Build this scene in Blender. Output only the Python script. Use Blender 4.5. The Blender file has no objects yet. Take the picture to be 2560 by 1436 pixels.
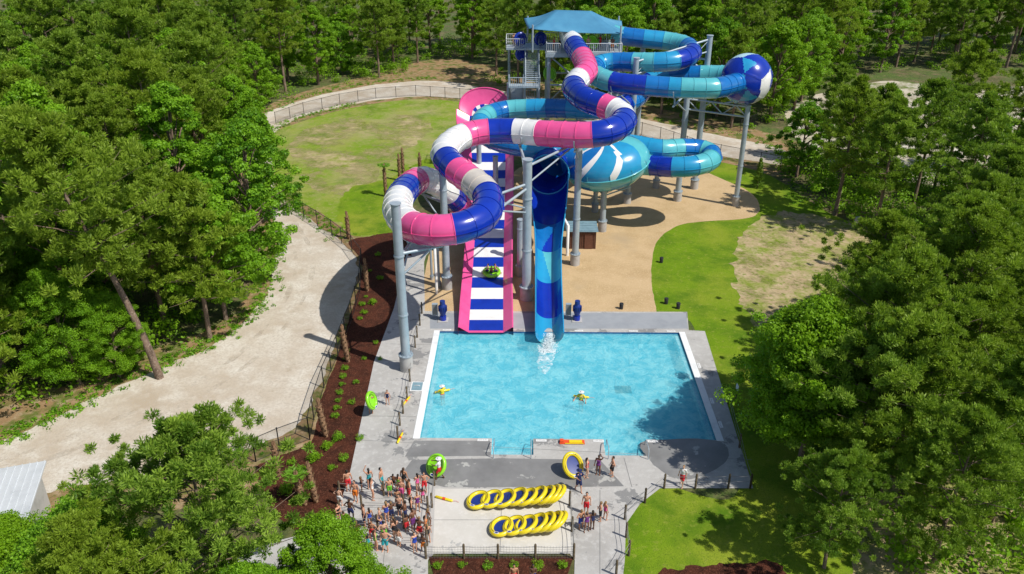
import bpy, math, random
import numpy as np
from mathutils import Vector, Matrix
from mathutils.geometry import tessellate_polygon
random.seed(7); rng=np.random.default_rng(7)
scene=bpy.context.scene; COL=scene.collection
R=math.radians
F=2020.0; CX=1280.0; CY=718.0; PT=R(26.5); YW=R(0.71); H=35.0
FW=Vector((-math.sin(YW)*math.cos(PT),math.cos(YW)*math.cos(PT),-math.sin(PT)))
RT=Vector((math.cos(YW),math.sin(YW),0)); UP=RT.cross(FW)
def P(u,v,z=0.0):
    d=FW+RT*((u-CX)/F)-UP*((v-CY)/F); t=(z-H)/d.z
    return Vector((d.x*t,d.y*t,z))
def G(u,v,z):
    p=P(u,v); return Vector((p.x,p.y,z))
def W(p,z=0.0):
    if len(p)==3: return Vector((p[1],p[2],z))
    return P(p[0],p[1],z)
# ---------------------------------------------------------------- materials
def newmat(name):
    m=bpy.data.materials.new(name); m.use_nodes=True; nt=m.node_tree; nt.nodes.clear()
    o=nt.nodes.new('ShaderNodeOutputMaterial'); return m,nt,o
def noise(nt,scale,detail=4,rough=.6,off=0,kind='n',src='Object',stretch=None):
    tc=nt.nodes.new('ShaderNodeTexCoord'); mp=nt.nodes.new('ShaderNodeMapping')
    mp.inputs['Location'].default_value=(off,off*1.7,off*.3)
    if stretch: mp.inputs['Scale'].default_value=stretch
    nt.links.new(tc.outputs[src],mp.inputs[0])
    n=nt.nodes.new('ShaderNodeTexNoise'); n.inputs['Scale'].default_value=scale; n.inputs['Detail'].default_value=detail; n.inputs['Roughness'].default_value=rough
    nt.links.new(mp.outputs[0],n.inputs['Vector']); return n.outputs['Fac']
def ramp(nt,s,lo,hi):
    r=nt.nodes.new('ShaderNodeMapRange'); r.inputs[1].default_value=lo; r.inputs[2].default_value=hi
    nt.links.new(s,r.inputs[0]); return r.outputs[0]
def mix(nt,a,b,f):
    m=nt.nodes.new('ShaderNodeMix'); m.data_type='RGBA'
    for s,i in ((a,6),(b,7)):
        if isinstance(s,tuple): m.inputs[i].default_value=(*s[:3],1)
        else: nt.links.new(s,m.inputs[i])
    if isinstance(f,float): m.inputs[0].default_value=f
    else: nt.links.new(f,m.inputs[0])
    return m.outputs[2]
def pm(name,base,layers=(),rough=.7,bump=None,metal=0,coat=0,spec=.5,objcol=False,alpha=None):
    m,nt,o=newmat(name); b=nt.nodes.new('ShaderNodeBsdfPrincipled'); nt.links.new(b.outputs[0],o.inputs[0])
    if objcol:
        oi=nt.nodes.new('ShaderNodeObjectInfo'); c=oi.outputs['Color']
    else: c=base
    for i,L in enumerate(layers):
        col,sc,lo,hi=L[:4]; kw=L[4] if len(L)>4 else {}
        if 'off' not in kw: kw=dict(kw,off=i*13.7+3)
        f=ramp(nt,noise(nt,sc,**kw),lo,hi); c=mix(nt,c,col,f)
    if isinstance(c,tuple): b.inputs['Base Color'].default_value=(*c[:3],1)
    else: nt.links.new(c,b.inputs['Base Color'])
    b.inputs['Roughness'].default_value=rough; b.inputs['Metallic'].default_value=metal
    b.inputs['Coat Weight'].default_value=coat; b.inputs['Coat Roughness'].default_value=.12
    b.inputs['Specular IOR Level'].default_value=spec
    if alpha: nt.links.new(ramp(nt,noise(nt,alpha[0],detail=7,rough=.7,off=50),alpha[1],alpha[2]),b.inputs['Alpha'])
    if bump:
        bn=nt.nodes.new('ShaderNodeBump'); bn.inputs['Strength'].default_value=bump[1]; bn.inputs['Distance'].default_value=bump[2]
        nt.links.new(noise(nt,bump[0],detail=5),bn.inputs['Height']); nt.links.new(bn.outputs[0],b.inputs['Normal'])
    return m
M={}
M['floor']=pm('forest_floor',(.11,.10,.035),[((.08,.13,.018),.12,.4,.6),((.20,.145,.08),.5,.5,.7),((.04,.06,.014),1.5,.5,.75)],.95,(3,.8,.3))
M['grass']=pm('lawn_grass',(.15,.26,.006),[((.25,.30,.025),.09,.4,.65),((.08,.17,.005),.35,.45,.7),((.28,.31,.05),2.2,.55,.8),((.07,.13,.006),9,.5,.8)],.95,(14,.7,.08),spec=.2)
M['field']=pm('field_grass',(.17,.27,.015),[((.38,.32,.16),.075,.46,.64,{'detail':9,'rough':.72}),((.27,.30,.06),.3,.45,.65),((.10,.18,.010),.16,.54,.72),((.36,.32,.14),2,.52,.78),((.08,.13,.01),8,.55,.8)],.95,(10,.7,.08),spec=.2)
M['dry']=pm('dry_soil',(.42,.32,.19),[((.20,.26,.03),.35,.44,.62,{'detail':9,'rough':.7}),((.50,.39,.25),1.1,.5,.7),((.15,.21,.02),2.5,.5,.72)],.95,(8,.6,.06),spec=.2,alpha=(.4,.28,.50))
M['drygrass']=pm('worn_turf',(.40,.33,.17),[((.22,.26,.04),.5,.45,.62,{'detail':9,'rough':.7}),((.45,.37,.22),1.5,.5,.7)],.95,(8,.6,.06),spec=.2,alpha=(.14,.44,.60))
M['road']=pm('gravel_road',(.56,.50,.42),[((.45,.37,.28),.13,.43,.63,{'detail':8,'rough':.7}),((.66,.62,.55),.5,.45,.7,{'detail':8}),((.30,.23,.14),.22,.62,.74,{'detail':9,'rough':.7}),((.44,.38,.31),5,.45,.75),((.70,.67,.62),22,.6,.8)],.95,(16,.7,.05),spec=.2)
M['clear']=pm('forest_clearing',(.50,.44,.35),[((.12,.16,.03),.2,.48,.62,{'detail':9,'rough':.7}),((.6,.56,.49),.5,.5,.7)],.95,(8,.7,.1),spec=.2,alpha=(.12,.34,.44))
M['track']=pm('tyre_track',(.46,.40,.32),[((.54,.49,.42),2,.4,.7)],.95,spec=.2,alpha=(.35,.48,.95))
M['verge']=pm('dirt_verge',(.30,.19,.10),[((.11,.14,.025),.6,.45,.6,{'detail':8}),((.38,.29,.18),1.2,.5,.7)],.95,(6,.8,.1),spec=.2)
M['sand']=pm('tan_gravel',(.54,.39,.22),[((.44,.31,.16),.4,.4,.7),((.63,.48,.30),7,.5,.75),((.36,.25,.13),14,.55,.8),((.44,.33,.20),.15,.55,.7)],.95,(20,.6,.04),spec=.2)
M['mulch']=pm('bark_mulch',(.10,.032,.018),[((.05,.018,.011),1.2,.4,.65),((.19,.075,.045),8,.52,.72),((.02,.01,.007),14,.5,.7)],.95,(14,1,.1),spec=.15)
M['conc']=pm('concrete_deck',(.45,.44,.425),[((.37,.36,.345),.35,.4,.65),((.50,.495,.48),2.2,.5,.7),((.235,.235,.235),.33,.565,.585,{'detail':9,'rough':.68,'off':31}),((.35,.34,.33),12,.55,.8)],.75,(30,.25,.01),spec=.3)
M['concd']=pm('wet_concrete',(.235,.235,.235),[((.18,.18,.18),.5,.4,.65),((.42,.42,.40),.7,.60,.63,{'detail':9,'rough':.7})],.5,(30,.2,.01),spec=.4)
M['concl']=pm('pale_concrete',(.58,.56,.52),[((.50,.48,.44),.4,.45,.7),((.40,.40,.39),.9,.64,.66,{'detail':9}),((.62,.60,.57),3,.5,.7)],.8,(30,.2,.01),spec=.3)
M['greyd']=pm('painted_grey_deck',(.32,.34,.37),[((.26,.28,.31),.6,.4,.7)],.7)
M['joint']=pm('joint_filler',(.2,.2,.2),[((.26,.26,.25),2,.4,.7)],.9)
M['white']=pm('white_gelcoat',(.80,.80,.79),[((.68,.68,.66),1.2,.5,.8)],.25,coat=.4)
M['tan']=pm('aged_white_gelcoat',(.60,.55,.49),[((.5,.45,.4),1.2,.5,.8)],.3,coat=.3)
M['pink']=pm('pink_gelcoat',(.78,.095,.30),[((.70,.07,.255),.9,.45,.75)],.25,coat=.4)
M['blue']=pm('blue_gelcoat',(.005,.032,.38),[((.004,.024,.29),.9,.45,.75)],.22,coat=.45)
M['mid']=pm('azure_gelcoat',(.008,.16,.48),[((.006,.12,.40),.9,.45,.75)],.22,coat=.45)
M['turq']=pm('turquoise_gelcoat',(.10,.46,.52),[((.08,.40,.47),.9,.45,.75)],.25,coat=.4)
M['sky']=pm('sky_blue_gelcoat',(.02,.30,.56),[((.02,.25,.50),.9,.45,.75)],.25,coat=.4)
M['ice']=pm('pale_blue_gelcoat',(.50,.74,.82),[((.4,.66,.76),.9,.45,.75)],.25,coat=.4)
M['steel']=pm('galvanised_steel',(.40,.47,.53),[((.32,.39,.45),1.4,.4,.7),((.48,.53,.57),.4,.5,.7)],.5,metal=.25)
M['foot']=pm('pedestal_concrete',(.44,.43,.42),[((.30,.29,.28),1.3,.45,.7)],.9)
M['rail']=pm('white_railing',(.62,.65,.67),[((.5,.53,.55),1,.5,.7)],.4)
M['black']=pm('black_metal',(.02,.02,.022),[((.035,.035,.035),3,.5,.7)],.5)
M['wood']=pm('weathered_timber',(.10,.075,.045),[((.17,.13,.08),5,.45,.7),((.05,.05,.03),2,.5,.7)],.9)
M['woodb']=pm('brown_boards',(.12,.045,.025),[((.18,.08,.05),3,.45,.7,{'stretch':(1,1,8)})],.8)
M['roofb']=pm('faded_blue_roof',(.20,.32,.38),[((.15,.25,.31),2,.4,.7)],.6)
M['canopy']=pm('canopy_fabric',(.06,.25,.42),[((.045,.20,.36),.5,.4,.7),((.09,.29,.46),.25,.5,.7)],.75)
M['bark']=pm('tree_bark',(.22,.15,.11),[((.10,.07,.05),3,.45,.65,{'stretch':(1,1,.25)}),((.32,.25,.19),7,.5,.7)],.95,(10,.8,.05))
M['palm']=pm('palm_boots',(.34,.20,.11),[((.15,.08,.045),6,.4,.65),((.46,.32,.19),12,.55,.75)],.95,(14,1,.05))
M['yel']=pm('yellow_vinyl',(.78,.62,.012),[((.68,.52,.01),2,.5,.8)],.35,coat=.2)
M['navy']=pm('navy_vinyl',(.01,.035,.22),[((.008,.02,.14),2,.5,.8)],.4)
M['lime']=pm('lime_vinyl',(.25,.66,.02),[((.2,.54,.015),2,.5,.8)],.35,coat=.2)
M['red']=pm('red_foam',(.75,.09,.02),[((.65,.07,.02),2,.5,.8)],.5)
M['roofm']=pm('pale_metal_roof',(.66,.69,.72),[((.55,.58,.61),.8,.45,.7)],.45,metal=.2)
M['wall']=pm('painted_wall',(.5,.5,.48),[((.4,.4,.38),1,.5,.7)],.8)
M['pfloor']=pm('pool_plaster',(.36,.77,.84),[((.28,.70,.80),.18,.4,.65),((.44,.82,.87),.6,.5,.7)],.8)
M['ptile']=pm('waterline_tile',(.02,.10,.26),[((.04,.16,.34),4,.5,.6)],.3)
M['cope']=pm('white_coping',(.78,.80,.81),[((.68,.70,.72),1.5,.5,.7)],.6)
M['skin']=pm('skin',(.5,.3,.2),[((.30,.14,.09),18,.66,.9)],.5,objcol=True)
M['cloth']=pm('swim_fabric',(.5,.3,.2),[((.02,.02,.02),14,.62,.9)],.8,objcol=True)
M['hair']=pm('hair',(.05,.03,.02),[((.01,.008,.006),40,.5,.9)],.6,objcol=True)
M['eye']=pm('eye_dark',(.02,.015,.012),[((.05,.04,.03),60,.5,.7)],.3)
M['foam']=pm('foam',(.85,.9,.92),[((.7,.82,.86),4,.4,.7)],.7)
M['foams']=pm('foam_sheet',(.80,.90,.93),[((.6,.82,.88),3,.4,.7)],.7,alpha=(2.2,.44,.66))
# water
m,nt,o=newmat('pool_water')
tc=nt.nodes.new('ShaderNodeTexCoord')
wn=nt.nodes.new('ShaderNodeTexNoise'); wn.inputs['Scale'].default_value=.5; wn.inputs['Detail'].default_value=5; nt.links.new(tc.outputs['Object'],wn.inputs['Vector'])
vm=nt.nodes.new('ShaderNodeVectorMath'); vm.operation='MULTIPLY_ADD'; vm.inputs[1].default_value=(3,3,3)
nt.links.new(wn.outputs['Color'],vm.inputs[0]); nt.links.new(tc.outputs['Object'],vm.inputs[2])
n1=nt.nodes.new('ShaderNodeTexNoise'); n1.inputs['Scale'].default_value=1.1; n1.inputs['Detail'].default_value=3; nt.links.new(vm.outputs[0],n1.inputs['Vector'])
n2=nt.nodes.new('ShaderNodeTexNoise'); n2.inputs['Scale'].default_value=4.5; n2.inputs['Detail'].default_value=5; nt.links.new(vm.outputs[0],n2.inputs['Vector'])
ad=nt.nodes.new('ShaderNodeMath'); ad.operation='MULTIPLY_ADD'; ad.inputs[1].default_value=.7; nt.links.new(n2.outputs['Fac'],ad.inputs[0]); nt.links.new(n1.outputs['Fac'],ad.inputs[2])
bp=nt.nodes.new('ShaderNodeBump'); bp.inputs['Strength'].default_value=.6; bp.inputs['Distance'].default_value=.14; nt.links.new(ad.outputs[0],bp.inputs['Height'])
hf=ramp(nt,ad.outputs[0],.70,1.02)  # light and dark of the ripples, painted into the water's tint and diffuse colour
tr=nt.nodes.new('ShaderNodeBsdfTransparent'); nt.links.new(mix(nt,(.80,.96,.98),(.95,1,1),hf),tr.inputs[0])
gl=nt.nodes.new('ShaderNodeBsdfGlossy'); gl.inputs['Roughness'].default_value=.05; nt.links.new(bp.outputs[0],gl.inputs['Normal'])
fr=nt.nodes.new('ShaderNodeFresnel'); fr.inputs['IOR'].default_value=1.33; nt.links.new(bp.outputs[0],fr.inputs['Normal'])
ms=nt.nodes.new('ShaderNodeMixShader'); nt.links.new(fr.outputs[0],ms.inputs[0]); nt.links.new(tr.outputs[0],ms.inputs[1]); nt.links.new(gl.outputs[0],ms.inputs[2])
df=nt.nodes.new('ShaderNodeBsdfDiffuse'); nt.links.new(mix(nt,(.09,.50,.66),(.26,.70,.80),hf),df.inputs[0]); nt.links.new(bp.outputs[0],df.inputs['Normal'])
ms2=nt.nodes.new('ShaderNodeMixShader'); ms2.inputs[0].default_value=.55; nt.links.new(ms.outputs[0],ms2.inputs[1]); nt.links.new(df.outputs[0],ms2.inputs[2])
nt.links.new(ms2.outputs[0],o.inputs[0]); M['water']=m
m,nt,o=newmat('chain_link_mesh')
tr=nt.nodes.new('ShaderNodeBsdfTransparent'); d=nt.nodes.new('ShaderNodeBsdfDiffuse'); d.inputs[0].default_value=(.03,.03,.03,1)
ms=nt.nodes.new('ShaderNodeMixShader')
fz=nt.nodes.new('ShaderNodeMath'); fz.operation='MULTIPLY'; fz.inputs[1].default_value=.4
nt.links.new(ramp(nt,noise(nt,2,3),-1.2,2.4),fz.inputs[0]); nt.links.new(fz.outputs[0],ms.inputs[0])
nt.links.new(tr.outputs[0],ms.inputs[1]); nt.links.new(d.outputs[0],ms.inputs[2]); nt.links.new(ms.outputs[0],o.inputs[0]); M['chain']=m
def leafmat(name,c1,c2,c3,tl=.3):
    m,nt,o=newmat(name)
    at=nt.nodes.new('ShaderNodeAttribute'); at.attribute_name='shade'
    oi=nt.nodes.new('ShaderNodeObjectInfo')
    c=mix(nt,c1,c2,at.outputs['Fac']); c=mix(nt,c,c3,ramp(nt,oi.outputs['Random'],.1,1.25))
    b=nt.nodes.new('ShaderNodeBsdfPrincipled'); b.inputs['Roughness'].default_value=.5; b.inputs['Specular IOR Level'].default_value=.25; nt.links.new(c,b.inputs['Base Color'])
    t=nt.nodes.new('ShaderNodeBsdfTranslucent'); nt.links.new(mix(nt,c,(.38,.62,.02),.45),t.inputs[0])
    ms=nt.nodes.new('ShaderNodeMixShader'); ms.inputs[0].default_value=tl
    nt.links.new(b.outputs[0],ms.inputs[1]); nt.links.new(t.outputs[0],ms.inputs[2]); nt.links.new(ms.outputs[0],o.inputs[0]); return m
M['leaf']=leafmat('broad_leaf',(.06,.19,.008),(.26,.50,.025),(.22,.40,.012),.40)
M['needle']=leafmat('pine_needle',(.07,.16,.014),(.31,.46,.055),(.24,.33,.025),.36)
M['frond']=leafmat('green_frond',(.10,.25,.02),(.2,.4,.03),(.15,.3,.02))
# ---------------------------------------------------------------- object helpers
def link(ob,parent=None,label=None,cat=None,kind=None,group=None):
    COL.objects.link(ob)
    if parent: ob.parent=parent
    if label: ob['label']=label
    if cat: ob['category']=cat
    if kind: ob['kind']=kind
    if group: ob['group']=group
    return ob
def empty(name,loc,label,cat,group=None):
    e=bpy.data.objects.new(name,None); e.empty_display_size=.3; e.location=loc
    return link(e,None,label,cat,None,group)
class MB:
    def __init__(s): s.v=[];s.f=[];s.m=[];s.s=[]
    def add(s,V,Fc,mi=0,sm=False):
        n=len(s.v); s.v.extend([tuple(p) for p in V])
        for i,f in enumerate(Fc):
            s.f.append([k+n for k in f]); s.m.append(mi if isinstance(mi,int) else mi[i]); s.s.append(sm)
    def tube(s,pts,rads,seg=8,mi=0,cap=True,sm=True):
        pts=[Vector(p) for p in pts]; n=len(pts)
        if not hasattr(rads,'__len__'): rads=[rads]*n
        V=[];Fc=[]
        ref=None
        for i,p in enumerate(pts):
            t=(pts[min(i+1,n-1)]-pts[max(i-1,0)]).normalized()
            if ref is None: ref=Vector((1,0,0)) if abs(t.x)<.8 else Vector((0,1,0))
            a=(ref-t*ref.dot(t)).normalized(); b=t.cross(a); ref=a
            for k in range(seg):
                an=2*math.pi*k/seg; V.append(p+(a*math.cos(an)+b*math.sin(an))*rads[i])
        for i in range(n-1):
            for k in range(seg):
                k2=(k+1)%seg; Fc.append([i*seg+k,i*seg+k2,(i+1)*seg+k2,(i+1)*seg+k])
        s.add(V,Fc,mi,sm)
        if cap: s.add(V,[list(range(seg))[::-1],[(n-1)*seg+k for k in range(seg)]],mi,False)
    def box(s,c,sz,mi=0,rot=0,M4=None):
        c=Vector(c); hx,hy,hz=[q/2 for q in sz]; ca,sa=math.cos(rot),math.sin(rot); V=[]
        for z in(-hz,hz):
            for x,y in((-hx,-hy),(hx,-hy),(hx,hy),(-hx,hy)):
                p=Vector((x*ca-y*sa,x*sa+y*ca,z))
                if M4: p=M4@p
                V.append(c+p)
        s.add(V,[[3,2,1,0],[4,5,6,7],[0,1,5,4],[1,2,6,5],[2,3,7,6],[3,0,4,7]],mi)
    def ell(s,c,r,mi=0,seg=14,rings=9,M3=None):
        c=Vector(c); V=[];Fc=[]
        for i in range(rings+1):
            th=math.pi*i/rings
            for k in range(seg):
                ph=2*math.pi*k/seg; p=Vector((r[0]*math.sin(th)*math.cos(ph),r[1]*math.sin(th)*math.sin(ph),r[2]*math.cos(th)))
                if M3: p=M3@p
                V.append(c+p)
        for i in range(rings):
            for k in range(seg):
                k2=(k+1)%seg; Fc.append([i*seg+k,(i+1)*seg+k,(i+1)*seg+k2,i*seg+k2])
        s.add(V,Fc,mi,True)
    def mesh(s,name,mats):
        me=bpy.data.meshes.new(name); me.from_pydata(s.v,[],s.f)
        for m in mats: me.materials.append(M[m] if isinstance(m,str) else m)
        me.polygons.foreach_set('material_index',s.m); me.polygons.foreach_set('use_smooth',s.s); me.update(); return me
    def obj(s,name,mats,**k):
        loc=k.pop('loc',None)
        ob=bpy.data.objects.new(name,s.mesh(name,mats))
        if loc is not None: ob.location=loc
        return link(ob,**k)
def crom(pts,n=6,closed=False):
    out=[];N=len(pts)
    rg=range(N) if closed else range(N-1)
    for i in rg:
        g=lambda j: pts[j%N] if closed else pts[max(0,min(N-1,j))]
        a,b,c,d=g(i-1),g(i),g(i+1),g(i+2)
        for k in range(n):
            t=k/n
            out.append(.5*((2*b)+(c-a)*t+(2*a-5*b+4*c-d)*t*t+(3*b-a-3*c+d)*t*t*t))
    if not closed: out.append(pts[-1].copy())
    return out
def sheet(name,loops,z,mat,kind='structure',smooth=0,jit=0,label=None):
    L=[]
    for i,lp in enumerate(loops):
        pts=[W(p,z) if not isinstance(p,Vector) else Vector((p.x,p.y,z)) for p in lp]
        if smooth and i==0:
            pts=crom(pts,smooth,True)
            if jit:
                q=[]
                for j,p in enumerate(pts):
                    q.append(p+Vector((random.uniform(-jit,jit),random.uniform(-jit,jit),0)))
                pts=crom(q,3,True)
                pts=[p+Vector((random.uniform(-jit,jit)*.4,random.uniform(-jit,jit)*.4,0)) for p in pts]
        L.append(pts)
    tr=tessellate_polygon(L); flat=[p for l in L for p in l]; Fc=[]
    for t in tr:
        a,b,c=[flat[k] for k in t]
        Fc.append(list(t) if (b-a).cross(c-a).z>0 else list(t)[::-1])
    mb=MB(); mb.add(flat,Fc)
    return mb.obj(name,[mat],kind=kind,label=label,cat=None)
# ---------------------------------------------------------------- ground
XL,XR,YN,YF=-7.2,13.93,46.2,61.4
pool=[(XL,YF),(XR,YF),(XR,YN),(8.87,YN),(8.87,44.4),(5.85,44.4),(5.85,YN),(.92,YN),(.92,44.4),(-1.98,44.4),(-1.98,YN),(XL,YN)]
poolw=[('w',x,y) for x,y in pool]
sheet('ground',[[('w',-700,-300),('w',700,-300),('w',700,1200),('w',-700,1200)],poolw],0,'floor')
sheet('dirt_verge_ground',[[(-60,1000),(200,960),(420,860),(560,800),(640,700),(650,540),(600,430),(590,330),(700,250),(880,200),(1080,150),(1200,158),(1290,190),(1420,225),(1640,270),(1850,315),(2000,360),(1960,440),(1700,390),(1500,300),(1150,270),(900,290),(760,330),(720,430),(900,560),(960,700),(860,1080),(640,1230),(-80,1320)]],.004,'verge',smooth=4,jit=.25)
sheet('gravel_road',[[(-60,1140),(0,1105),(130,1045),(300,965),(450,900),(560,845),(640,775),(680,700),(690,620),(680,540),(640,440),(620,360),(640,297),(760,250),(880,222),(1000,206),(1100,203),(1200,218),(1300,236),(1450,262),(1620,300),(1780,335),(1960,375),(1960,410),(1880,402),(1740,378),(1600,335),(1450,290),(1290,262),(1150,247),(1050,242),(950,250),(850,268),(760,292),(690,330),(680,400),(690,470),(760,540),(850,600),(895,660),(885,730),(855,810),(830,880),(785,985),(745,1060),(650,1115),(560,1135),(450,1170),(330,1200),(200,1215),(0,1250),(-60,1262)]],.010,'road',smooth=4,jit=.22)
sheet('field_lawn',[[(665,345),(760,302),(850,277),(950,257),(1050,249),(1150,254),(1220,262),(1260,300),(1200,360),(1100,410),(1070,470),(1010,520),(990,578),(930,590),(880,588),(820,545),(750,505),(695,470),(685,400)]],.014,'field',smooth=4,jit=.15)
sheet('worn_soil',[[(740,340),(850,300),(980,285),(1080,300),(1050,350),(980,400),(930,460),(830,490),(760,450),(720,400)]],.019,'drygrass',smooth=4,jit=.5)
sheet('green_lawn',[[(850,500),(880,470),(960,450),(1060,400),(1085,400),(1070,470),(1010,520),(988,577),(930,586),(880,584),(845,545)]],.022,'grass',smooth=4,jit=.35)
sheet('side_lawn',[[(1560,470),(1700,400),(1900,430),(2050,520),(2200,600),(2260,760),(2150,900),(2250,1100),(2200,1300),(2300,1600),(1560,1600),(1550,1380),(1580,1280),(1640,1212),(1850,1212),(1745,840),(1700,790),(1640,780)]],.012,'grass',smooth=4,jit=.1)
sheet('side_lawn',[[(2250,760),(2500,700),(2750,760),(2800,1200),(2500,1250),(2250,1150)]],.010,'field',smooth=4,jit=.5)
sheet('worn_soil',[[(1850,600),(1930,535),(2060,540),(2190,590),(2180,700),(2100,790),(2010,860),(1930,850),(1860,770),(1830,680)]],.017,'dry',smooth=5,jit=.7)
sheet('worn_soil',[[(1980,260),(2200,205),(2420,220),(2740,230),(2780,480),(2500,460),(2300,460),(2100,420),(1990,340)]],.012,'clear',smooth=4,jit=.5)
sheet('worn_soil',[[(2150,1250),(2350,1180),(2600,1200),(2700,1600),(2250,1600),(2130,1400)]],.017,'dry',smooth=4,jit=.5)
sheet('tan_gravel_yard',[[(1050,785),(1060,690),(1090,600),(1150,540),(1250,480),(1300,420),(1420,400),(1600,415),(1740,425),(1810,450),(1870,478),(1897,508),(1893,535),(1850,548),(1720,558),(1665,582),(1636,620),(1628,690),(1634,740),(1642,785),(1642,800),(1050,800)]],.025,'sand',smooth=4,jit=.04)
sheet('mulch_bed',[[(872,604),(930,590),(990,580),(1030,640),(1000,720),(985,800),(960,880),(925,980),(905,1080),(880,1180),(850,1270),(800,1340),(700,1300),(640,1180),(700,1140),(775,1105),(800,1010),(830,930),(860,840),(890,740),(905,680),(895,640)]],.020,'mulch',smooth=4,jit=.1)
sheet('side_path',[[(1030,640),(1000,760),(1005,770),(1050,690),(1065,640),(1100,600),(1080,580),(1010,590)]],.031,'conc')
deckouter=[(1015,640),(1060,640),(1062,778),(1718,780),(1722,826),(1762,828),(1883,1221),(1650,1221),(1600,1260),(1565,1310),(1562,1400),(1540,1600),(1430,1600),(1437,1400),(1425,1385),(1085,1385),(1070,1400),(1070,1600),(500,1600),(560,1400),(700,1350),(830,1320),(873,1190),(935,905),(985,770)]
sheet('concrete_deck',[deckouter,poolw],.034,'conc')
sheet('grey_paved_strip',[[(1075,783),(1715,783),(1720,822),(1075,822)]],.039,'greyd')
sheet('wet_paving',[[(1035,1102),(1225,1102),(1228,1140),(1012,1142)]],.039,'concd')
sheet('wet_paving',[[(1616,1103),(1798,1103),(1812,1160),(1700,1200),(1616,1141)]],.039,'concd',smooth=3,jit=.06)
sheet('wet_paving',[[(1030,1150),(1250,1146),(1500,1150),(1560,1216),(1430,1218),(1110,1218),(1000,1190)]],.039,'concd')
sheet('pale_paving',[[(1088,1222),(1422,1222),(1428,1382),(1082,1382)]],.039,'concl')
sheet('mulch_bed',[[(1072,1392),(1434,1392),(1418,1440),(1395,1470),(1110,1470),(1085,1440)]],.041,'mulch')
sheet('mulch_bed',[[(1640,1450),(1700,1422),(1850,1410),(1960,1425),(1980,1600),(1600,1600)]],.018,'mulch',smooth=4,jit=.25)
for tl in ([(-60,1190),(150,1120),(350,1040),(520,960),(650,860),(740,740),(760,640),(720,560)],):
    q=crom([P(a,b) for a,b in tl],12)
    for off in(-.85,.85):
        mb=MB(); V=[]
        for i,p in enumerate(q):
            t=(q[min(i+1,len(q)-1)]-q[max(0,i-1)]).normalized(); n=t.cross(Vector((0,0,1))); w=random.uniform(.12,.34)
            V+=[p+n*(off-w)+Vector((0,0,.014)),p+n*(off+w)+Vector((0,0,.014))]
        mb.add(V,[[2*i,2*i+1,2*i+3,2*i+2] for i in range(len(q)-1)]); mb.obj('tyre_track_ground',['track'],kind='structure')
mb=MB()
def strip(p,q,w,z):
    p=W(p,z);q=W(q,z);n=(q-p).normalized().cross(Vector((0,0,1)))*w/2
    mb.add([p-n,q-n,q+n,p+n],[[0,1,2,3]])
for p,q in [((940,900),(1055,905)),((905,1040),(1040,1042)),((890,1100),(1880,1150)),((1180,1145),(1170,1218)),((1310,1145),(1310,1218)),((1440,1145),(1445,1218)),((1560,1145),(1580,1218)),((1690,1110),(1720,1218)),((1790,1000),(1816,1000)),((1770,920),(1790,920)),((1255,1225),(1250,1380)),((1085,1300),(1427,1300)),((975,1260),(955,1436)),((840,1310),(1070,1310)),((1430,1300),(1565,1300)),((1500,1225),(1500,1436)),((985,800),(1060,800)),((965,860),(1080,862))]:
    strip(p,q,.035,.045)
mb.obj('paving_joints',['joint'],kind='structure')
# ---------------------------------------------------------------- pool
mb=MB(); ZB=-1.15
pts=[Vector((x,y,0)) for x,y in pool]
tr=tessellate_polygon([pts]); mb.add([(p.x,p.y,ZB) for p in pts],[list(t) for t in tr],0)
n=len(pts)
for i in range(n):
    a,b=pts[i],pts[(i+1)%n]
    mb.add([(a.x,a.y,ZB),(b.x,b.y,ZB),(b.x,b.y,-.28),(a.x,a.y,-.28)],[[0,1,2,3]],0)
    mb.add([(a.x,a.y,-.28),(b.x,b.y,-.28),(b.x,b.y,.034),(a.x,a.y,.034)],[[0,1,2,3]],1 if i in(0,) else 2)
for x0,x1 in((-1.98,.92),(5.85,8.87)):
    for k in range(4):
        mb.box(((x0+x1)/2,44.4+.22+.4*k,(-.25-.24*k+ZB)/2),(x1-x0-.01,.44 if k==0 else .399,(-.25-.24*k)-ZB),2)
basin=mb.obj('pool_basin',['pfloor','ptile','cope'],kind='structure')
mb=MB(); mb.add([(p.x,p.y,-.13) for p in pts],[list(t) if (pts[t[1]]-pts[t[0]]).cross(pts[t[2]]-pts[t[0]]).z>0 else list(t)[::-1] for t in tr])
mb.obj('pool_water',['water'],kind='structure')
mb=MB()
mb.box((XL-.12,(YN+YF)/2,.035),(.5,YF-YN+.2,.05)); mb.box((XR+.12,(YN+YF)/2,.035),(.5,YF-YN+.2,.05))
mb.box((XL+.35,(YN+YF)/2,-.45),(.3,YF-YN-.3,.5)); mb.box((XR-.35,(YN+YF)/2,-.45),(.3,YF-YN-.3,.5))
mb.obj('pool_coping',['cope'],kind='structure')
mb=MB(); mb.box((8.2,54.2,ZB+.03),(1.3,1.0,.04))
mb.obj('drain_grate',['black'],label='dark square drain grate on the pool floor',cat='drain')
def text_mesh(txt,size):
    c=bpy.data.curves.new('t','FONT'); c.body=txt; c.size=size; c.align_x='CENTER'; c.align_y='CENTER'
    o=bpy.data.objects.new('t',c); COL.objects.link(o); dg=bpy.context.evaluated_depsgraph_get()
    me=bpy.data.meshes.new_from_object(o.evaluated_get(dg)); bpy.data.objects.remove(o); me.materials.clear(); me.materials.append(M['black']); return me
tm=text_mesh('3 FT 6 IN',.14)
mb=MB(); mb.box((0,0,0),(.75,.24,.012)); tile=mb.mesh('depth_tile',['white'])
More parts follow.
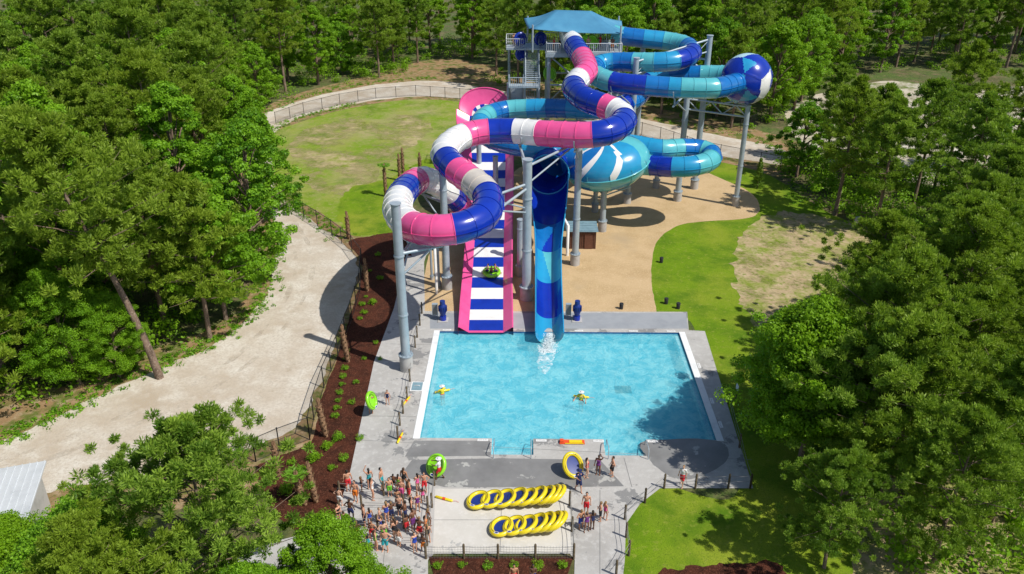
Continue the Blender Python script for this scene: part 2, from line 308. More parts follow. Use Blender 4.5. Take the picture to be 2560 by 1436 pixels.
for x,y,r in [(P(1117,828).x,YF+.2,0),(P(1447,828).x,YF+.2,0),(P(1583,828).x,YF+.2,0),(P(1677,828).x,YF+.2,0),(P(1207,1100).x,YN-.22,0),(P(1353,1100).x,YN-.22,0),(5.5,YN-.22,0),(9.3,YN-.22,0),(XR+.55,56,90),(XR+.55,51,90),(XR+.55,48,90)]:
    t=bpy.data.objects.new('depth_marker',tile); t.location=(x,y,.052); t.rotation_euler=(0,0,R(r))
    link(t,None,'small white depth marker tile on the pool edge','sign',group='depth markers around the pool')
    q=bpy.data.objects.new('lettering',tm); q.location=(0,0,.008); link(q,t)
# ---------------------------------------------------------------- slides
CI={'pink':0,'white':1,'blue':2,'tan':3,'mid':4,'turq':5,'sky':6,'ice':7}
CM=['pink','white','blue','tan','mid','turq','sky','ice']
def resample(pts,ds):
    c=crom(pts,24); L=[0]
    for a,b in zip(c,c[1:]): L.append(L[-1]+(b-a).length)
    n=max(2,int(round(L[-1]/ds))); out=[];j=0
    for i in range(n+1):
        s=L[-1]*i/n
        while j<len(L)-2 and L[j+1]<s: j+=1
        t=(s-L[j])/max(1e-6,L[j+1]-L[j]); out.append((c[j].lerp(c[j+1],t),(j+t)/24))
    return out
def sweep(mb,spec,r,sub=4,sec=1.2,arc=(0,360),rib=.045,seg=32,inner=None,seam=True):
    pts=[P(a[0],a[1],a[2]) for a in spec]
    rs=[a[4] if len(a)>4 else r for a in spec]
    sm=resample(pts,sec/sub)
    cs=[p for p,_ in sm]
    for _ in range(3): cs=[cs[0]]+[(cs[i-1]+cs[i]*2+cs[i+1])/4 for i in range(1,len(cs)-1)]+[cs[-1]]
    sm=[(c,u) for c,(_,u) in zip(cs,sm)]
    n=len(sm); fr=[]
    closed=arc[1]-arc[0]>=359.9
    K=seg
    for i,(p,u) in enumerate(sm):
        t=(sm[min(i+1,n-1)][0]-sm[max(i-1,0)][0]).normalized()
        side=t.cross(Vector((0,0,1))).normalized(); up=side.cross(t)
        k=min(int(u),len(spec)-2); rr=rs[k]+(rs[k+1]-rs[k])*min(1,u-k)
        fr.append((p,side,up,rr,t))
    def ring(i,dr,off=0):
        p,s,u,rr,t=fr[i]; o=[]
        for k in range(K if closed else K+1):
            an=R(arc[0]+(arc[1]-arc[0])*k/K)
            o.append(p+t*off+(s*math.cos(an)+u*math.sin(an))*(rr+dr))
        return o
    N=K if closed else K+1
    V=[];Fc=[];mi=[]
    for i in range(n): V+=ring(i,0)
    for i in range(n-1):
        q=i//sub; um=sm[min(n-1,q*sub+sub//2)][1]; col=CI[spec[min(int(um),len(spec)-2)][3]]
        for k in range(K):
            k2=(k+1)%N; Fc.append([i*N+k,i*N+k2,(i+1)*N+k2,(i+1)*N+k]); mi.append(inner(i/(n-1),(k+.5)/K,col) if inner else col)
    mb.add(V,Fc,mi,True)
    for q in range((n-1+sub-1)//sub):
        i0=q*sub;i1=min(n-1,i0+sub)
        um=sm[min(n-1,i0+sub//2)][1]; col=CI[spec[min(int(um),len(spec)-2)][3]]
        if rib>0:
            w=.035
            V=ring(i0,-.01,-w)+ring(i0,rib,-w)+ring(i0,rib,w)+ring(i0,-.01,w); Fc=[]
            for j in range(3):
                for k in range(K):
                    k2=(k+1)%N; Fc.append([j*N+k,j*N+k2,(j+1)*N+k2,(j+1)*N+k])
            mb.add(V,Fc,col,False)
        if closed and seam:
            for sg in(1,-1):
                V=[]
                for i in range(i0,i1+1):
                    p,s,u,rr,t=fr[i]
                    V+=[p+s*sg*(rr-.02)+u*.025,p+s*sg*(rr+.06)+u*.025,p+s*sg*(rr+.06)-u*.025,p+s*sg*(rr-.02)-u*.025]
                Fc=[]
                for i in range(i1-i0):
                    for j in range(3): Fc.append([i*4+j,i*4+j+1,(i+1)*4+j+1,(i+1)*4+j])
                mb.add(V,Fc,col,False)
    if not closed:
        for e_ in(0,-1): mb.tube([ring(i,0)[e_] for i in range(n)],.07,6,6)
    return fr
def solid(ob,t=.06):
    md=ob.modifiers.new('s','SOLIDIFY'); md.thickness=t; md.offset=0
pinkS=empty('water_slide',P(1210,700),'tall raft slide with pink, white and blue enclosed tube','water slide')
def kid(mb,name,mats,par,label=None):
    ob=mb.obj(name,mats,label=label); ob.parent=par; ob.matrix_parent_inverse=Matrix.Translation(-Vector(par.location)); return ob
spec=[(1422,86,18.4,'white'),(1436,115,17.9,'blue'),(1458,148,17.2,'pink'),(1466,178,16.8,'pink'),(1445,200,16.4,'white'),(1434,222,16.1,'blue'),(1462,248,15.8,'blue'),(1500,262,15.6,'pink'),(1545,280,15.3,'white'),(1560,304,15.0,'blue'),(1525,328,14.8,'blue'),(1465,338,14.5,'pink'),(1360,334,14.2,'white'),(1285,328,14.0,'blue'),(1205,330,13.9,'pink'),(1150,344,13.7,'white'),(1115,372,13.5,'white'),(1114,396,13.4,'blue'),(1145,428,13.1,'pink'),(1190,460,12.8,'tan'),(1220,492,12.5,'blue'),(1210,540,12.1,'blue'),(1150,570,11.8,'pink'),(1080,576,11.6,'pink'),(1025,564,11.3,'white'),(996,532,11.1,'white'),(998,498,10.9,'blue'),(1020,468,10.6,'pink'),(1050,449,10.2,'white'),(1085,455,9.4,'white'),(1118,480,8.0,'blue'),(1142,505,6.0,'pink'),(1162,530,4.4,'pink')]
mb=MB(); sweep(mb,spec,1.2,sub=4,sec=1.3); kid(mb,'enclosed_tube',CM,pinkS)
rows=[(832,.12,1172,1258,1149,1280,.6),(820,.14,1172,1258,1150,1280,.6),(760,.45,1176,1258,1154,1279,.7),(700,1.1,1180,1258,1160,1278,.75),(640,1.8,1184,1259,1165,1279,.8),(580,2.6,1188,1260,1168,1279,.9),(520,3.5,1187,1262,1164,1281,.9),(460,4.5,1184,1263,1160,1282,1.0),(400,5.8,1180,1264,1155,1282,1.0),(350,7.3,1176,1262,1148,1281,1.0),(310,8.7,1172,1254,1143,1274,1.0),(290,9.5,1174,1248,1143,1268,1.0)]
lr=[]
for j in range(97):
    x=j/96*(len(rows)-1); lr.append([float(np.interp(x,range(len(rows)),[r[c] for r in rows])) for c in range(7)])
rw=[]
for v,z,a,b,c,d,h in lr:
    pa,pb=P(a,v,z),P(b,v,z); 
    pc,pd=P(c,v,z),P(d,v,z); pc.y=pa.y; pd.y=pb.y
    rw.append((pa,pb,pc+Vector((0,0,h*.85)),pd+Vector((0,0,h*.85)),pc+Vector((-.12,0,h*.85)),pd+Vector((.12,0,h*.85))))
L=[0]
for a,b in zip(rw,rw[1:]): L.append(L[-1]+(b[0]-a[0]).length)
mb=MB(); sl=1.72
def at(s):
    s=min(s,L[-1]); j=int(np.searchsorted(L,s))-1; j=max(0,min(len(L)-2,j)); t=(s-L[j])/(L[j+1]-L[j])
    return [p.lerp(q,t) for p,q in zip(rw[j],rw[j+1])]
V=[];Fc=[];mi=[];s=0.;prev=None
stops=[0,.35]; 
while stops[-1]<L[-1]-.01: stops.append(min(L[-1],stops[-1]+sl/4))
for i,s in enumerate(stops):
    A=at(s); V+=[A[0],A[1]]
    if i: Fc.append([2*i-2,2*i-1,2*i+1,2*i]); mi.append(0 if i==1 else (2 if ((i-2)//4)%2==0 else 1))
mb.add(V,Fc,mi,True)
NN=120; st_=[at(L[-1]*k/NN) for k in range(NN+1)]
for (i,j,off) in ((2,0,0),(1,3,0),(4,2,0),(3,5,0),(4,4,-.9),(5,5,-.9)):
    V=[]; 
    for A in st_: V+=[A[i],A[j]+Vector((0,0,off))]
    mb.add(V,[[2*k,2*k+1,2*k+3,2*k+2] for k in range(NN)],0,True)
e=at(L[-1]); c0=(e[0]+e[1])/2; hw=(e[1].x-e[0].x)/2; ow=(e[3].x-e[2].x)/2
nk=40; rg_=[(0,0,0),(.3,.15,.25),(.6,.4,.7),(.85,.7,1.25),(1.0,.95,1.75),(1.15,1.15,2.35),(1.3,1.25,3.1)]
V=[]
for (fr_,fy,fz) in rg_:
    for k in range(nk+1):
        an=math.pi*k/nk; rr=fr_*hw if fr_<1 else hw+(ow-hw)*(fr_-1)/.3; sn=max(0,math.sin(an))**.8 if 0<k<nk else 0
        rim=0 if fr_<=1 else .85*(fr_-1)/.3
        V.append(c0+Vector((-rr*math.cos(an),fy*1.2*sn,fz*sn+rim*(1-sn))))
Fc=[];mi=[]
for r_ in range(len(rg_)-1):
    for k in range(nk):
        Fc.append([r_*(nk+1)+k,r_*(nk+1)+k+1,(r_+1)*(nk+1)+k+1,(r_+1)*(nk+1)+k]); mi.append((2 if (k//5)%2 else 1) if r_<3 else 0)
mb.add(V,Fc,mi,True); mb.tube(V[-(nk+1):],.09,6,0)
o=kid(mb,'open_lane',CM,pinkS,'wide lane striped blue and white with pink side walls')
blueS=empty('water_slide',P(1370,700),'long raft slide with blue and turquoise enclosed tube and ball','water slide')
spec=[(1535,86,18.4,'turq'),(1565,92,18.2,'mid'),(1620,98,18.0,'sky'),(1672,104,17.8,'turq'),(1715,115,17.6,'mid'),(1730,134,17.3,'blue'),(1700,150,17.0,'sky'),(1645,156,16.8,'turq'),(1590,156,16.6,'mid'),(1530,156,16.4,'sky'),(1490,166,16.1,'mid'),(1488,188,15.8,'turq'),(1535,206,15.5,'blue'),(1615,214,15.4,'mid'),(1665,218,15.3,'sky'),(1700,220,15.3,'turq'),(1755,221,15.3,'turq'),(1798,219,15.3,'mid'),(1850,205,15.2,'blue')]
mb=MB(); sweep(mb,spec,1.1,sec=1.25); kid(mb,'enclosed_tube',CM,blueS)
spec=[(1850,190,15.0,'turq'),(1800,188,14.7,'turq'),(1740,188,14.5,'mid'),(1680,192,14.2,'sky'),(1620,205,13.6,'blue'),(1600,238,12.6,'mid'),(1560,262,12.1,'blue'),(1500,274,11.9,'sky'),(1420,272,11.7,'mid'),(1370,271,11.5,'sky'),(1318,272,11.3,'turq'),(1262,276,11.1,'mid'),(1216,290,10.9,'turq'),(1200,312,10.5,'sky'),(1225,345,10.0,'mid'),(1300,366,9.6,'sky'),(1390,372,9.4,'blue'),(1480,364,9.2,'mid'),(1560,360,9.0,'sky'),(1650,374,8.8,'turq'),(1700,372,8.7,'mid'),(1748,374,8.5,'turq'),(1778,386,8.3,'mid'),(1772,404,8.0,'turq'),(1730,416,7.8,'sky'),(1675,418,7.6,'blue'),(1630,414,7.4,'turq'),(1585,412,7.3,'turq')]
mb=MB(); sweep(mb,spec,1.12,sec=1.25); kid(mb,'enclosed_tube',CM,blueS)
# ball
mb=MB(); bc=P(1866,198,15.2); rb=2.85; V=[];Fc=[];mi=[]
sg,rg=48,40
phi=(1+5**.5)/2
dirs=[Vector(p).normalized() for p in [(0,1,phi),(0,-1,phi),(0,1,-phi),(0,-1,-phi),(1,phi,0),(-1,phi,0),(1,-phi,0),(-1,-phi,0),(phi,0,1),(-phi,0,1),(phi,0,-1),(-phi,0,-1)]]
ax=Matrix.Rotation(R(12),3,'X')@Matrix.Rotation(R(20),3,'Z')
dd=[ax@d for d in dirs]; cols=[2]*12
camv=(Vector((0,0,H))-bc).normalized(); rt_=camv.cross(Vector((0,0,1))).normalized()*-1; up_=(Vector((0,0,1))-camv*camv.z).normalized()
for a_,b_,c_,cc in((.85,.35,.35,1),(.35,-.8,.45,1),(-.1,.95,.1,7),(-.8,-.5,.2,7)):
    t=(rt_*a_+up_*b_+camv*c_).normalized(); k=max(range(12),key=lambda j:dd[j].dot(t)); cols[k]=cc
for i in range(rg*2+1):
    th=math.pi*i/(rg*2)
    for k in range(sg*2):
        ph=math.pi*k/sg; V.append(Vector((math.sin(th)*math.cos(ph),math.sin(th)*math.sin(ph),math.cos(th))))
N2=sg*2; VV=[]
for d in V:
    q=sorted([e_.dot(d) for e_ in dd])[::-1]; seam=.05 if q[0]-q[1]<.03 or q[0]<.83 and q[1]-q[2]<.03 else 0
    VV.append(bc+d*(rb+seam))
for i in range(rg*2):
    for k in range(N2):
        k2=(k+1)%N2; f=[i*N2+k,(i+1)*N2+k,(i+1)*N2+k2,i*N2+k2]; c=(V[f[0]]+V[f[1]]+V[f[2]]+V[f[3]]).normalized()
        q=sorted(range(12),key=lambda j:-dd[j].dot(c)); Fc.append(f)
        m_=cols[q[0]]
        if m_==2 and (q[0]*3+q[1]*5)%6==0: m_=6
        if m_ in(1,7) and (q[0]+q[1])%2==0: m_=2 if q[1]%3 else 6
        mi.append(m_)
mb.add(VV,Fc,mi,True); kid(mb,'ball_chamber',CM,blueS,'large panelled blue and white sphere')
# saucer
mb=MB(); bc2=P(1516,412,7.3); tilt=Matrix.Rotation(R(-10),3,'Y')@Matrix.Rotation(R(12),3,'X')
prof=[(.02,-2.3),(1.4,-2.25),(2.8,-1.95),(3.8,-1.4),(4.5,-.6),(4.8,.3),(4.72,.9),(4.45,1.45),(3.95,1.95),(3.3,2.35),(2.5,2.62),(1.6,2.8),(.8,2.88),(.02,2.9)]
sg=60; V=[]
for r_,z_ in prof:
    for k in range(sg): a0=2*math.pi*k/sg; V.append(bc2+tilt@Vector((r_*math.cos(a0),r_*math.sin(a0)*.85,z_)))
Fc=[];mi=[]
top=[4,5,6,5,4,6,5,6,4,5,6,4]
for j in range(len(prof)-1):
    for k in range(sg):
        k2=(k+1)%sg; a,b,c,d=j*sg+k,j*sg+k2,(j+1)*sg+k2,(j+1)*sg+k
        Fc+= [[a,b,c],[a,c,d]]
        for s_ in(.7,.3):
            if j<5: mi.append([5,6,5,4][int(k//5)%4] if j<4 else 5)
            else:
                w_=(k+s_)/sg*8; wi=int(w_); ph=w_-wi; lv=(j+ (1-s_)-5)/8
                # each radial gore is cut by one diagonal into two clean triangles, with a white shard along a few
                if lv>ph*1.05: cc_=top[(wi*3+1)%12]
                else: cc_=top[(wi*5+4)%12]
                if wi in(4,5,6) and abs(lv-ph*1.05)<.13 and lv<.85: cc_=1
                mi.append(cc_)
mb.add(V,Fc,mi,True)
for k in range(0,sg,5): mb.tube([V[j*sg+k]+(V[j*sg+k]-bc2).normalized()*.02 for j in range(1,7)],.03,4,5)
mb.tube([V[5*sg+k%sg]+(V[5*sg+k%sg]-bc2).normalized()*.03 for k in range(sg+1)],.08,6,5)
kid(mb,'saucer_chamber',CM,blueS,'bulging turquoise saucer with angular white and blue panels')
# hood + chute
mb=MB()
sweep(mb,[(1450,398,8.4,'mid',1.2),(1402,394,8.2,'mid',1.6),(1376,408,7.9,'blue',2.0),(1371,434,7.5,'mid',2.15)],1.5,sec=1.2,rib=.03,seam=False)
mb.tube([P(1371,437,7.45)+Vector((2.18*math.cos(a*.2618),0,2.18*math.sin(a*.2618))) for a in range(25)],.09,6,6)
def inn(t,f,col):
    if t<.26: return 2
    if t<.46: return 4 if f>.5+1.6*(t-.36) or f<.22 else (2 if f>.40 else 6)
    if t<.64: return 5 if (f<.62-(t-.46)*1.2 and f>.15) else (4 if f>.8 else 6)
    if t<.84: return 2 if f>.30-(.84-t)*.3 else 4
    return 6 if f>.25+(t-.84)*3.2 else 5
sweep(mb,[(1371,434,7.5,'mid',2.15),(1371,480,6.5,'mid',2.0),(1372,530,5.4,'sky',1.7),(1372,575,4.6,'turq',1.4),(1371,610,3.9,'turq',1.27),(1371,640,3.3,'blue',1.22),(1371,690,2.5,'blue',1.2),(1372,740,1.75,'sky',1.2),(1373,790,1.25,'turq',1.2),(1374,834,.95,'turq',1.2)],1.3,sec=1.0,arc=(172,368),rib=.0,inner=inn,seg=40)
o=kid(mb,'open_chute',CM,blueS,'open half pipe run-out into the pool')
# columns
def column(par,u,v,zt,r=.36,foot=1.25,targets=()):
    mb=MB(); b=P(u,v,0)
    mb.tube([b,b+Vector((0,0,foot))],r*1.45,16,1); mb.tube([b+Vector((0,0,foot)),b+Vector((0,0,foot+.08))],r*1.6,16,0)
    mb.tube([b+Vector((0,0,foot+.08)),b+Vector((0,0,zt))],[r,r*.94],18,0); mb.tube([b+Vector((0,0,zt)),b+Vector((0,0,zt+.07))],r*1.15,16,0)
    for zz in range(1,int(zt//5)+1): mb.tube([b+Vector((0,0,zz*5)),b+Vector((0,0,zz*5+.12))],r*1.12,16,0)
    for k in range(10):
        a=k*.628; mb.tube([b+Vector((math.cos(a)*r*1.4,math.sin(a)*r*1.4,foot+.08)),b+Vector((math.cos(a)*r*1.4,math.sin(a)*r*1.4,foot+.2))],.035,5,0)
    for t in targets:
        tp=P(*t[:3]) ; rr=t[3]
        dv=Vector((tp.x-b.x,tp.y-b.y,0)); ln=dv.length
        if ln>7.5: continue
        dn=dv.normalized()
        zb=tp.z-rr-.2
        a=Vector((b.x,b.y,min(zt-.2,zb)))+dn*r*.6; e=Vector((tp.x,tp.y,min(zt-.2,zb)))+dn*.6
        mb.tube([a,e],.12,8,0); mb.tube([a+Vector((0,0,-min(2.2,ln*.6))),a.lerp(e,.75)],.08,8,0)
        arc=[Vector((tp.x,tp.y,tp.z))+ (dn*math.cos(R(an))+Vector((0,0,math.sin(R(an)))))*(rr+.10) for an in range(190,351,20)]
        mb.tube(arc,.07,6,0)
        mb.tube([e-dn*.6,Vector((tp.x,tp.y,tp.z-rr-.05))],.10,6,0)
    kid(mb,'support_column',['steel','foot'],par)
column(pinkS,1017,925,14.2,.37,1.4,[(1025,564,11.3,1.2),(1085,576,11.6,1.2)])
column(pinkS,1118,722,11.6,.34,1.3,[(1150,570,11.8,1.2),(1050,449,10.2,1.2)])
column(pinkS,1316,748,13.6,.42,1.3,[(1222,500,12.4,1.2),(1300,330,14.1,1.2),(1195,464,12.8,1.2)])
column(pinkS,1437,662,13.4,.34,1.2,[(1440,338,14.4,1.2)])
column(pinkS,1300,690,6.0,.3,1.1,[])
column(pinkS,1098,715,6.5,.12,.3,[]); column(pinkS,1080,700,5.0,.12,.3,[])
column(pinkS,1585,440,16.8,.34,1.2,[(1555,292,15.2,1.2)])
column(blueS,1505,578,5.0,.34,1.2,[])
column(blueS,1567,508,17.4,.34,1.2,[(1600,156,16.7,1.1),(1540,206,15.5,1.1)])
column(blueS,1693,502,13.6,.36,1.2,[(1690,220,15.3,1.1),(1700,418,7.7,1.1)])
column(blueS,1735,472,19.0,.36,1.2,[(1720,118,17.6,1.1),(1740,374,8.6,1.1),(1740,188,14.5,1.1)])
column(blueS,1838,515,12.2,.30,1.2,[])
column(blueS,1487,530,5.0,.28,1.0,[]); column(blueS,1640,470,6,.3,1,[(1640,416,7.5,1.1)])
column(blueS,1240,560,8,.3,1,[]); column(blueS,1200,520,9.6,.3,1,[])
column(blueS,1350,520,8.0,.3,1,[(1390,372,9.4,1.1)]); column(blueS,1480,440,10.5,.3,1,[(1490,274,11.9,1.1)])
column(blueS,1400,560,5.0,.26,1,[]); column(blueS,1350,640,1.9,.2,.6,[]); column(blueS,1395,640,1.9,.2,.6,[])
mb=MB()
b=G(1838,515,12.1); c=G(1693,502,12.6)
for z in(0,-1.2): mb.tube([b+Vector((0,0,z)),c+Vector((0,0,z))],.11,8)
for k in range(5):
    mb.tube([b.lerp(c,k/5)+Vector((0,0,0 if k%2 else -1.2)),b.lerp(c,(k+1)/5)+Vector((0,0,-1.2 if k%2 else 0))],.06,6)
mb.tube([b,bc-Vector((0,0,2.7))],.18,8); mb.tube([c,G(1735,472,13.2)],.11,8); mb.tube([bc+Vector((-1.3,-.3,-2.5)),c.lerp(b,.6)],.1,6); mb.tube([bc+Vector((.3,1,-2.6)),c.lerp(b,.9)],.1,6)
mb.tube([G(1735,472,18.6),G(1567,508,17.0)],.12,8); mb.tube([G(1735,472,17.2),G(1567,508,15.6)],.09,8)
for k in range(5): mb.tube([G(1735,472,18.6).lerp(G(1567,508,17.0),k/5)-Vector((0,0,1.4 if k%2 else 0)),G(1735,472,18.6).lerp(G(1567,508,17.0),(k+1)/5)-Vector((0,0,0 if k%2 else 1.4))],.05,5)
mb.tube([G(1316,748,13.0),G(1437,662,13.0)],.12,8);mb.tube([G(1316,748,11.4),G(1437,662,13.0)],.08,8)
mb.tube([G(1693,502,7),G(1640,470,5.6)],.1,8)
for du,dv in((-45,6),(-20,-4),(30,0),(60,-8)): mb.tube([G(1505,578,4.2),bc2+Vector((du/22,dv/4+1,-2.2))],.08,6)
kid(mb,'brace_truss',['steel'],blueS)
for path,r_ in (([G(1418,640,0),G(1418,640,3.4),G(1405,625,3.8),G(1395,615,3.4)],.16),([G(1092,735,0),G(1092,735,5),G(1100,715,6)],.14)):
    mb=MB(); mb.tube(path,r_,10); kid(mb,'water_pipe',['white'],blueS)
# ---------------------------------------------------------------- tower
def wx(u,y,z):
    dep=y*math.cos(PT)+(H-z)*math.sin(PT)
    return (u-CX)/F*dep - y*math.sin(YW)
TX0,TX1=wx(1366,100,17),wx(1552,100,17); TY0,TY1=99.2,107; TZ=16.9
tower=empty('slide_tower',((TX0+TX1)/2,103,0),'steel launch tower with stairs and blue shade roof','tower')
mb=MB()
mb.box(((TX0+TX1)/2,(TY0+TY1)/2,TZ-.12),(TX1-TX0,TY1-TY0,.2)); mb.box((TX0-1.8,104.2,TZ-.125),(3.4,4,.2)); mb.box((TX0-3.6,103.6,TZ-.13),(2.6,2.6,.19))
for k in range(8): mb.tube([(TX0+k*(TX1-TX0)/7,TY0,TZ-.35),(TX0+k*(TX1-TX0)/7,TY1,TZ-.35)],.11,6)
mb.box(((TX0+TX1)/2,TY0-.02,TZ-.3),(TX1-TX0+.2,.08,.42)); mb.box((TX0-.05,103,TZ-.3),(.08,7.8,.42)); mb.box((TX1+.05,103,TZ-.3),(.08,7.8,.42))
kid(mb,'platform_floor',['steel'],tower)
mb=MB()
for x in(TX0+.3,(TX0+TX1)/2,TX1-.3):
    for y in(TY0+.4,TY1-.4): mb.tube([(x,y,0),(x,y,TZ-.2)],.24,10); mb.tube([(x,y,0),(x,y,.8)],.45,10,1)
for x in(TX0-4.6,TX0-2.6,TX0-.9):
    for y in(98,105.5): mb.tube([(x,y,0),(x,y,TZ-.2 if y>100 else 13.6)],.16,8)
for z in(4,8.5,13):
    for y in(TY0+.4,TY1-.4):
        mb.tube([(TX0+.3,y,z),(TX1-.3,y,z)],.12,6); mb.tube([(TX0+.3,y,z-4),((TX0+TX1)/2,y,z)],.08,6); mb.tube([((TX0+TX1)/2,y,z-4),(TX1-.3,y,z)],.08,6)
    for x in(TX0+.3,TX1-.3): mb.tube([(x,TY0+.4,z),(x,TY1-.4,z)],.12,6)
mb.tube([((TX0+TX1)/2,TY0+.4,13),(TX1-.3,TY0+.4,16.6)],.1,6); mb.tube([((TX0+TX1)/2,TY0+.4,13),(TX0+.3,TY0+.4,16.6)],.1,6)
kid(mb,'support_frame',['steel','foot'],tower)
def railing(mb,p,q,h=1.1,sp=.22):
    p=Vector(p);q=Vector(q);n=max(1,int((q-p).length/sp))
    up=Vector((0,0,h)); mb.tube([p+up,q+up],.045,5); mb.tube([p+Vector((0,0,.12)),q+Vector((0,0,.12))],.035,5)
    for k in range(n+1):
        a=p.lerp(q,k/n); mb.tube([a,a+up],.045 if k%7==0 else .02,4,cap=False)
st=MB(); rl=MB(); r2=MB()
xs=[TX0-1.7,TX0-3.6]
yf,yb=98.2,103.2
cur=0; ztop=TZ-.05
while ztop>.5:
    zb=max(0,ztop-3.4); x=xs[cur%2]; y0,y1=(yb,yf) if cur%2==0 else (yf,yb)
    n=18
    for k in range(n):
        t=(k+.5)/n; st.box((x,y0+(y1-y0)*t,ztop-(ztop-zb)*(k+1)/n),(1.6,.3,.05))
    for sx in(-.83,.83):
        st.tube([(x+sx,y0,ztop-.1),(x+sx,y1,zb-.1)],.1,6); railing(r2,(x+sx,y0,ztop),(x+sx,y1,zb),1.05,.3)
    if zb>.5:
        yy=y1+(-.9 if cur%2==0 else .9); st.box(((xs[0]+xs[1])/2,yy,zb-.05),(3.7,1.8,.12))
        ye=yy+(-.9 if cur%2==0 else .9)
        for rr in((xs[1]-.9,ye,xs[0]+.9,ye),(xs[1]-.9,y1,xs[1]-.9,ye),(xs[0]+.9,y1,xs[0]+.9,ye)): railing(r2,(rr[0],rr[1],zb),(rr[2],rr[3],zb))
    ztop=zb; cur+=1
kid(st,'staircase',['steel'],tower); kid(r2,'stair_railing',['steel'],tower)
gapx=(wx(1400,TY0,17),wx(1450,TY0,17))
railing(rl,(TX0,TY0,TZ),(gapx[0],TY0,TZ)); railing(rl,(gapx[1],TY0,TZ),(TX1,TY0,TZ)); railing(rl,(TX1,TY0,TZ),(TX1,102.5,TZ)); railing(rl,(TX0,TY0,TZ),(TX0,102,TZ)); railing(rl,(TX0,TY1,TZ),(TX1,TY1,TZ))
railing(rl,(TX0-4.9,102.3,TZ),(TX0-2.8,102.3,TZ)); railing(rl,(TX0-4.9,102.3,TZ),(TX0-4.9,106,TZ)); railing(rl,(TX0-4.9,106,TZ),(TX0,106,TZ))
kid(rl,'railing',['rail'],tower)
mb=MB(); cx0,cx1=wx(1322,104,20),wx(1556,101,19.5)
rz=21.2; ez=19.4
c4=[(cx0,100.2,ez+.15),(cx1,99.6,ez-.3),(cx1+.6,107.5,ez),(cx0-.6,107.5,ez+.3)]; rd=[(cx0+3.2,103.8,rz),(cx1-3.6,103.6,rz-.1)]
def patch(a,b,c,d,n=10,sag=.25):
    V=[];a,b,c,d=map(Vector,(a,b,c,d))
    for i in range(n+1):
        for j in range(n+1):
            s,t=i/n,j/n; p=a.lerp(b,s).lerp(d.lerp(c,s),t); p=p-Vector((0,0,sag*4*s*(1-s)*(1-t)*.7+sag*math.sin(math.pi*t)*.9)); V.append(p)
    mb.add(V,[[i*(n+1)+j,(i+1)*(n+1)+j,(i+1)*(n+1)+j+1,i*(n+1)+j+1] for i in range(n) for j in range(n)],0,True)
patch(c4[0],c4[1],rd[1],rd[0]); patch(c4[2],c4[3],rd[0],rd[1]); patch(c4[1],c4[2],rd[1],rd[1]); patch(c4[3],c4[0],rd[0],rd[0])
o=kid(mb,'shade_canopy',['canopy'],tower); solid(o,.04)
for p in c4:
    mb=MB(); mb.tube([(p[0]*.93+.5,p[1]*.98+2,TZ-.1),(p[0]*.93+.5,p[1]*.98+2,20.0)],.11,8); kid(mb,'canopy_post',['steel'],tower)
# ---------------------------------------------------------------- fences
def chain_fence(px,h,label,sp=2.8):
    pts=[P(*p) for p in px]; root=empty('chain_link_fence',pts[0],label,'fence')
    post=MB(); post.tube([(0,0,0),(0,0,h+.05)],.045,6); post.ell((0,0,h+.06),(.055,.055,.04),0,6,4); pmesh=post.mesh('fence_post',['black'])
    rail=MB(); pan=MB()
    for a,b in zip(pts,pts[1:]):
        n=max(1,round((b-a).length/sp))
        for k in range(n):
            p=a.lerp(b,k/n)
            ob=bpy.data.objects.new('fence_post',pmesh); ob.parent=root; ob.location=p-pts[0]; COL.objects.link(ob)
        rail.tube([a+Vector((0,0,h)),b+Vector((0,0,h))],.03,5); rail.tube([a+Vector((0,0,.1)),b+Vector((0,0,.1))],.015,4)
        pan.add([a,b,b+Vector((0,0,h)),a+Vector((0,0,h))],[[0,1,2,3]])
    ob=bpy.data.objects.new('fence_post',pmesh); ob.parent=root; ob.location=pts[-1]-pts[0]; COL.objects.link(ob)
    kid(rail,'top_rail',['black'],root); kid(pan,'wire_mesh',['chain'],root)
chain_fence([(695,500),(760,545),(830,590),(880,630),(905,665),(900,730),(880,800),(845,890),(810,970),(785,1050),(775,1100)],1.9,'black chain link fence between gravel road and mulch bed')
chain_fence([(775,1100),(700,1128),(640,1155)],1.9,'short black chain link fence beside the mulch bed')
chain_fence([(640,1155),(560,1170),(470,1200)],1.6,'black chain link gate section across the gravel road')
chain_fence([(690,310),(760,285),(850,262),(940,247),(1040,240),(1150,248),(1250,258),(1330,275)],1.9,'black chain link fence along the curved gravel track',3.4)
chain_fence([(1560,325),(1650,350),(1750,385),(1850,405),(1950,425)],1.9,'black chain link fence behind the slide supports',3.4)
chain_fence([(1780,300),(1850,330),(1925,300)],1.9,'black chain link fence at the forest edge',3.4)
